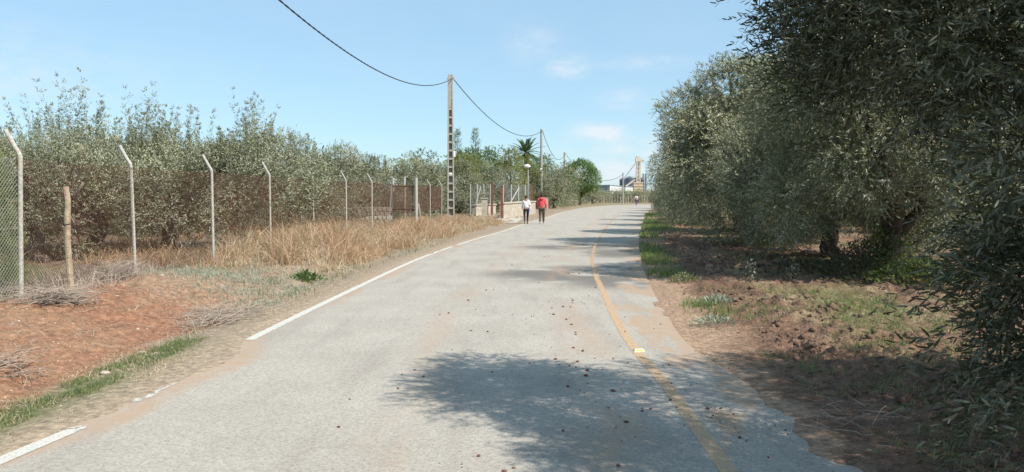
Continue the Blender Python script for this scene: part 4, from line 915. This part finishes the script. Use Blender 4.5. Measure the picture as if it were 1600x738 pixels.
weed_clump(478, 440, .26, .17, 260, M_GREEN, 'leafy green plant alone on the bank between dry grass and road', 'leafy_plant', .1)
weed_clump(1120, 478, .3, .12, 420, M_GREYWEED, 'grey silvery weed on the sandy verge, upper of two', 'silver_weed', .07, wd=.25)
weed_clump(1118, 510, .25, .08, 300, M_GREYWEED, 'grey silvery weed on the sandy verge, lower of two', 'silver_weed', .07, wd=.25)
weed_clump(1070, 443, .3, .2, 400, M_GRASSD, 'small bushy green weed at the right road edge beside the tree shadow', L=.05)
weed_clump(1190, 388, .9, .35, 1500, M_BRIGHT, 'bright green weeds under the second roadside olive', L=.08)
weed_clump(1440, 452, .8, .45, 1800, M_BRIGHT, 'bright green leafy weeds at the foot of the roadside olive by the dark tree', L=.09)
weed_clump(1385, 440, .55, 1.1, 2600, M_BRIGHT, 'tall green suckers climbing the olive trunk right of centre row', L=.07)
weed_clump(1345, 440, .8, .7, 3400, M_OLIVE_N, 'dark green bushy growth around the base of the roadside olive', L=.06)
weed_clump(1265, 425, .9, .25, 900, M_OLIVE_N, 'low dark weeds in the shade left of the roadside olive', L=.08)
for i, (px, py, hh_) in enumerate(((1173, 448, .42), (1238, 446, .45))):
    x_, y_ = gnd(px, py); m = MB(); P = []; 
    for k in range(4): m.bar((0, 0, 0), (random.uniform(-.08, .08), random.uniform(-.08, .08), hh_ * random.uniform(.6, 1)), .008)
    o = empty('thistle', (x_, y_, gz(x_, y_)), ['thin pale weed with grey leaves, left of two in the shadow', 'thin pale weed with grey leaves, right of two in the shadow'][i], 'weed')
    obj('stem', m, M_GRASSD, o); n = 34; P = RNG.normal(0, .07, (n, 3)); P[:, 2] = RNG.uniform(.1, hh_, n); D = rdir(n)
    obj('foliage', poly_mesh('foliage', leaf_polys(P, D, unit(np.cross(D, rdir(n))), np.full(n, .055), np.full(n, .03), 6), 6, RNG.random(n)), M_GREYWEED, o)
# brushwood piles
def brush(px, py, rx, ry_, h, n, label, L=(.2, .6), z=0.1, w=.007):
    x_, y_ = gnd(px, py, z); P = RNG.normal(0, 1, (n, 3)) * np.array([rx * .5, ry_ * .5, 0]); P[:, 2] = RNG.random(n) * h * np.exp(-(P[:, 0] / rx) ** 2) + ground_z(x_ + P[:, 0], y_ + P[:, 1]) - gz(x_, y_)
    m = MB()
    for p in P:
        a = random.uniform(0, 6.28); l = random.uniform(*L); d = Vector((math.cos(a), math.sin(a), random.uniform(-.15, .35))).normalized(); q = Vector(p) + d * l * .5 + Vector((0, 0, random.uniform(-.02, .03)))
        m.tube([Vector(p) - d * l * .2, q, q + (d + Vector((random.uniform(-.5, .5), random.uniform(-.5, .5), random.uniform(-.4, .2)))).normalized() * l * .4], [w / 2, w / 2 * .8, w / 2 * .4], 4, False)
    me = m.mesh('brushwood_pile'); at = me.attributes.new('v', 'FLOAT', 'FACE'); at.data.foreach_set('value', RNG.random(len(me.polygons)).astype(np.float32))
    obj('brushwood_pile', me, M_TWIG, label=label, cat='brushwood', group='piles of dead twigs', loc=(x_, y_, gz(x_, y_) + .01))
brush(90, 474, .36, .35, .20, 380, 'grey heap of dead twigs around the wooden stake', z=.3)
brush(345, 492, .40, .8, .08, 420, 'flat spread of dead twigs beside the white line start', z=.05)
brush(5, 578, .25, .25, .08, 60, 'small bunch of pale stalks at the left edge on orange soil', z=.1)
brush(188, 440, .3, .3, .28, 160, 'upright reddish twigs by the second near fence post', z=.25)
brush(60, 455, .7, .4, .12, 160, 'thin tangle of stalks behind the first near fence post', z=.3)
brush(1330, 650, .7, .5, .05, 45, 'scattered twigs on shaded soil at the lower right', L=(.08, .25), z=.05, w=.005)
# soil clods as stuff, and stones
def clods(name, P, R, mt, label, cat='soil'):
    base = MB().ball((0, 0, 0), 1, 5, 3, 0); bv = np.array(base.v); bf = [f for f in base.f]; n = len(P); m = len(bv)
    Rr = R[:, None, None] * RNG.uniform(.55, 1.25, (n, 1, 3)) * RNG.uniform(.8, 1.2, (n, m, 1)); V = bv[None] * Rr * np.array([1, 1, .7]) + P[:, None, :]
    Q = (np.array(bf)[None] + (np.arange(n) * m)[:, None, None]).reshape(-1, 4)
    me = idx_mesh(name, V.reshape(-1, 3), Q, smooth=False); obj(name, me, mt, label=label, cat=cat, kind='stuff')
M_CLOD = mat('clod_soil', (.19, .12, .085), .95, nscale=5, color2=(.11, .07, .05), bump=.5); M_CLODL = mat('orange_crumbs', (.30, .165, .10), .95, nscale=5, color2=(.28, .15, .085)); M_PEB = mat('pale_pebble', (.48, .42, .34), .9, nscale=7, color2=(.36, .3, .23))
P = scatter(lambda y: right(y) + .35, lambda y: right(y) + 5.5, 3.6, 20, 26000, lambda x, y: sstep(.40, .62, fbm(x * 1.5, y * 1.5 + 4, o=3)) * sstep(.2, 1.1, x - right(y)))
clods('soil_clods', P, np.abs(RNG.normal(0, .022, len(P))) + .007, M_CLOD, 'crumbly clods of tilled brown soil right of the road')
P = scatter(lambda y: left(y) - 4.5, lambda y: left(y) - .9, 3.8, 16, 12000, lambda x, y: np.full_like(x, .8)); 
clods('bank_crumbs', P, np.abs(RNG.normal(0, .012, len(P))) + .004, M_CLODL, 'crumbs of orange soil on the left bank')
P = scatter(lambda y: left(y) - 3.8, lambda y: left(y) - .5, 3.8, 16, 5200, lambda x, y: .25 + .75 * sstep(.45, .6, fbm(x * 1.2, y * 1.2, o=3)))
blades('bank_litter', P, RNG.uniform(.03, .16, len(P)), .005, 4.0, M_TWIG, 'loose dry stalks and litter strewn over the orange bank')
P = scatter(lambda y: left(y) - 3.5, lambda y: left(y) - .2, 3.8, 14, 3600, lambda x, y: np.full_like(x, .7))
clods('pale_gravel', P, np.abs(RNG.normal(0, .008, len(P))) + .004, M_PEB, 'pale pebbles sprinkled over the orange soil', 'gravel')
P = scatter(lambda y: right(y) - .3, lambda y: right(y) + 1.1, 4, 30, 1600, lambda x, y: np.full_like(x, .7))
clods('verge_crumbs', P, np.abs(RNG.normal(0, .007, len(P))) + .003, M_CLOD, 'small crumbs of earth on the sandy right edge of the road')
# dropped clods on the road: individual things
M_DUNG = mat('red_brown_clod', (.21, .085, .055), .95, nscale=30, color2=(.12, .05, .035))
protoc = []
for s in range(4):
    m = MB()
    for k in range(4): m.ball((random.uniform(-.03, .03), random.uniform(-.02, .02), .008), (random.uniform(.012, .03), random.uniform(.01, .022), random.uniform(.008, .016)), 7, 5, .2)
    me = m.mesh('soil_lump'); me.materials.append(M_DUNG); protoc.append(me)
spots = [(912, 549), (918, 580), (916, 588), (918, 600), (980, 661), (887, 605), (880, 674), (529, 668), (547, 625), (628, 586), (648, 579), (622, 608), (662, 590), (762, 519), (868, 562), (732, 470), (700, 490), (880, 480), (895, 470), (885, 500), (893, 508), (878, 446), (842, 442), (900, 520), (688, 492), (888, 428), (760, 454), (1016, 640), (1105, 640), (966, 729), (930, 450), (865, 492), (905, 428), (860, 430), (800, 415), (850, 402), (1050, 600), (890, 572), (902, 566)]
for i, (px, py) in enumerate(spots):
    x_, y_ = gnd(px, py); o = obj('soil_lump', protoc[i % 4], None, label='small reddish brown lump of earth dropped on the grey asphalt', cat='lump of earth', group='lumps of earth scattered on the road', loc=(x_, y_, .004))
    o.rotation_euler.z = random.uniform(0, 6); q = random.uniform(.22, .62) * (1.4 if i in (4, 1, 2) else 1) * (1.2 if py < 500 else 1); o.scale = (q, q, q)
P = scatter(lambda y: left(y) + 2.4, lambda y: right(y) - .1, 4, 24, 420, lambda x, y: sstep(.4, .6, fbm(x * 1.2, y * .7, o=3)))
P[:, 2] = .004; clods('road_litter', P, np.abs(RNG.normal(0, .006, len(P))) + .003, M_DUNG, 'tiny crumbs of earth and leaf litter strewn on the road')
# stones on the left
for i, (px, py, r) in enumerate(((164, 574, .05), (222, 541, .04), (254, 457, .05))):
    x_, y_ = gnd(px, py, .05); obj('stone', MB().ball((0, 0, .012), (r, r * .7, r * .4), 9, 6, .08), M_PEB, label=['pale flat stone at the grass strip lower left', 'small pale stone on orange soil', 'white stone lying on top of the orange bank'][i], cat='stone', loc=(x_, y_, gz(x_, y_)))
# fallen sprigs
for i, (px, py) in enumerate(((1110, 642), (1130, 666), (1118, 645))):
    x_, y_ = gnd(px, py); n = 9; B = np.zeros((1, 3)); V, v = twigs(np.array([[0, 0, .012]]), np.array([[math.cos(i * 2.), math.sin(i * 2.), .02]]), np.array([.16]), 4, .05, .012, 6, droop=0)
    V[:, :, 2] = np.clip(V[:, :, 2], .003, .03); obj('fallen_sprig', poly_mesh('fallen_sprig', V, 6, v), M_OLIVE_N, label=['olive sprig fallen on the shaded road, upper left of three', 'olive sprig fallen on the shaded road, lowest of three', 'olive sprig fallen on the shaded road, upper right of three'][i], cat='sprig', loc=(x_ + .06 * (i == 2), y_, .004))
# road stud
x_, y_ = gnd(998, 549); t = empty('road_stud', (x_, y_, .004), 'yellow reflective road stud with white rim on the yellow line', 'road stud', rz=.05)
M_STUD = mat('stud_white', (.8, .78, .72), .5); M_AMB = mat('stud_amber', (.75, .45, .05), .4)
def wedge(w, d, h, x0=0): return MB().add([(x0 - w / 2, -d / 2, 0), (x0 + w / 2, -d / 2, 0), (x0 + w / 2, d / 2, 0), (x0 - w / 2, d / 2, 0), (x0 - w * .4, -d * .18, h), (x0 + w * .4, -d * .18, h), (x0 + w * .4, d * .18, h), (x0 - w * .4, d * .18, h)], [(0, 3, 2, 1), (4, 5, 6, 7), (0, 1, 5, 4), (1, 2, 6, 5), (2, 3, 7, 6), (3, 0, 4, 7)])
obj('housing', wedge(.115, .12, .02), M_STUD, t)
obj('reflector', MB().add([(-.042, -.052, .007), (.042, -.052, .007), (.038, -.026, .0195), (-.038, -.026, .0195), (-.042, -.045, .003), (.042, -.045, .003), (.038, -.02, .012), (-.038, -.02, .012)], [(0, 1, 2, 3), (7, 6, 5, 4), (0, 4, 5, 1), (1, 5, 6, 2), (2, 6, 7, 3), (3, 7, 4, 0)]), M_AMB, t)

# ------------------------------------------------------------------ people
def skin(name, verts, edges, m, parent, lv=2, sx=1):
    me = bpy.data.meshes.new(name); me.from_pydata([v[:3] for v in verts], edges, []); me.materials.append(m)
    o = bpy.data.objects.new(name, me); COL.objects.link(o); o.parent = parent
    md = o.modifiers.new('Skin', 'SKIN'); md.use_smooth_shade = True
    sk = me.skin_vertices[0].data
    for i, v in enumerate(verts): r = v[3]; sk[i].radius = (r, v[4] if len(v) > 4 else r)
    sk[0].use_root = True
    s = o.modifiers.new('Subdivision', 'SUBSURF'); s.levels = lv; s.render_levels = lv
    return o
def person(px, py, d, H, label, top_c, leg_c, shoe_c, hair_c, hood=False, bun=False, jacket=None, female=False, rz=0, stride=1, elbows=None, pack=None):
    x_ = (px - 800) / F * d; t = empty('person', (x_, d, 0), label, 'person', rz=rz, scale=H / 1.72)
    sk = mat('skin', (.42, .25, .18), .6); mt = mat('shirt_fabric', top_c, .85, color2=tuple(c * .8 for c in top_c), bump=.5, bscale=9); ml = mat('trouser_fabric', leg_c, .85); ms = mat('shoe', shoe_c, .7); mh = mat('hair', hair_c, .7)
    sw = .155 if female else .185; hp = .095; k = stride
    # left leg back, right leg forward (walking along +Y)
    kn = [(-hp, .06 * k, .50), (hp, .12 * k, .52)]; an = [(-hp * .9, -.22 * k, .12), (hp * .9, .20 * k, .08)]; toe = [(-hp * .95, -.10 * k, .03), (hp, .36 * k, .05)]
    el = [(-sw - .05, .02, 1.14), (sw + .05, -.06, 1.14)]; wr = [(-sw - .06, .16, .93), (sw + .06, .03, .89)]
    if elbows: el, wr = elbows
    v = [(0, 0, .96, .13, .10), (0, 0, 1.14, .115, .085), (0, 0, 1.34, .14, .095), (0, 0, 1.46, .052), (0, .015, 1.56, .075, .085), (0, .02, 1.65, .07, .085)]
    e = [(0, 1), (1, 2), (2, 3), (3, 4), (4, 5)]
    def chain(start, pts):
        p = start
        for q in pts: v.append(q); e.append((p, len(v) - 1)); p = len(v) - 1
        return p
    for i, s in enumerate((-1, 1)):
        chain(0, [(s * hp, 0, .88, .085), (*kn[i], .055), (*an[i], .036), (*toe[i], .03)])
        w = Vector(wr[i]); dn = (w - Vector(el[i])).normalized(); hnd = w + dn * .08
        hi = chain(2, [(s * sw, 0, 1.41, .052), (*el[i], .038), (*wr[i], .024), (*hnd, .026)])
        for f, (off, ln) in enumerate(((-.026, .065), (-.009, .075), (.009, .07), (.026, .055))):
            b = hnd + Vector((0, off, 0)) + dn * .02; m_ = b + dn * ln * .55; z_ = m_ + (dn + Vector((-s * .5, 0, 0))).normalized() * ln * .45
            chain(hi, [(*b, .009), (*m_, .0085), (*z_, .007)])
        tb = w + dn * .03 + Vector((0, .025, 0)); chain(hi - 0, [(*(tb), .01), (*(tb + dn * .045 + Vector((-s * .01, .025, 0))), .009)])
    body = skin('body', v, e, sk, t)
    # nose and ears belong to the head surface
    hd = MB(); hd.ball((0, .115, 1.60), (.013, .02, .02), 6, 5)
    for s in (-1, 1): hd.ball((s * .077, .01, 1.60), (.012, .02, .03), 6, 5)
    obj('ears_and_nose', hd, sk, t, smooth=True)
    for s in (-1, 1): obj('eye', MB().ball((s * .03, .098, 1.62), .011, 6, 5), M_DARK, t)
    # shirt
    g = .016 if female else .03
    tv = [(0, 0, .88 if hood else .91, .165 if hood else .145, .13), (0, 0, 1.12, .135 + g * .5, .105), (0, 0, 1.34, .155 + g * .4, .115), (0, 0, 1.445, .07)]; te = [(0, 1), (1, 2), (2, 3)]
    for i, s in enumerate((-1, 1)):
        n0 = len(tv); w = Vector(wr[i]); tv += [(s * sw, 0, 1.405, .066 + g * .4), (*el[i], .05 + g * .5), (*w, .038 + g * .3)]; te += [(2, n0), (n0, n0 + 1), (n0 + 1, n0 + 2)]
    sh_ = skin('hooded_top' if hood else 'shirt', tv, te, mt, t)
    if hood: obj('hood', MB().ball((0, -.09, 1.45), (.12, .075, .085), 12, 8).ball((0, -.02, 1.48), (.09, .09, .05), 12, 8), mt, sh_, smooth=True)
    lv_ = [(0, 0, 1.0, .145, .118)]; le = []
    for i, s in enumerate((-1, 1)):
        n0 = len(lv_); a = Vector(an[i]); q = .0 if female else .016
        lv_ += [(s * hp, 0, .86, .10 + q * .5), (*kn[i], .066 + q), (*(a + Vector((0, 0, .03))), .045 + q)]; le += [(0, n0), (n0, n0 + 1), (n0 + 1, n0 + 2)]
    skin('trousers', lv_, le, ml, t)
    for i in (0, 1):
        a, b = Vector(an[i]), Vector(toe[i]); skin('shoe', [(a.x, a.y - .03, a.z - .04, .045), (a.x, (a.y + b.y) / 2, (a.z + b.z) / 2 - .02, .048, .04), (b.x, b.y + .02, b.z - .0, .042, .03)], [(0, 1), (1, 2)], ms, t)
    h = MB().ball((0, -.005, 1.645), (.092, .105, .098), 12, 9)
    if bun: h.ball((0, -.11, 1.60), (.035, .05, .09), 8, 6)
    else: h.ball((0, -.03, 1.60), (.085, .075, .08), 10, 7)
    obj('hair', h, mh, t, smooth=True)
    if pack: obj('bag', MB().ball((0, -.17, 1.2), (.13, .07, .17), 10, 8), mat('bag_fabric', pack, .8), t, smooth=True)
    if jacket:
        jm = mat('jacket_fabric', jacket, .85); jv = [(.2, .02, 1.02, .05), (.25, .0, .9, .075, .06), (.22, .02, .72, .07, .05), (.18, 0, .5, .05, .04)]
        skin('carried_jacket', jv, [(0, 1), (1, 2), (2, 3)], jm, t)
    return t
person(822, 350, 43.3, 1.60, 'person in white top and black leggings walking away on the left, pale jacket in hand', (.78, .78, .80), (.03, .032, .05), (.05, .05, .05), (.05, .03, .02), bun=True, female=True, jacket=(.55, .6, .75),
       elbows=([(-.21, .02, 1.15), (.24, -.03, 1.14)], [(-.23, .16, .96), (.22, .15, 1.0)]))
person(846.5, 350.5, 43.0, 1.69, 'person in red hooded top and olive brown trousers walking away at the road edge', (.80, .10, .12), (.10, .085, .06), (.45, .45, .45), (.035, .025, .02), hood=True, rz=-.1)
person(994, 322, 107, 1.62, 'small distant person in white top and purple leggings walking at the road bend', (.75, .72, .74), (.16, .09, .28), (.3, .08, .08), (.12, .06, .03), bun=True, female=True, pack=(.6, .35, .4), rz=.2)
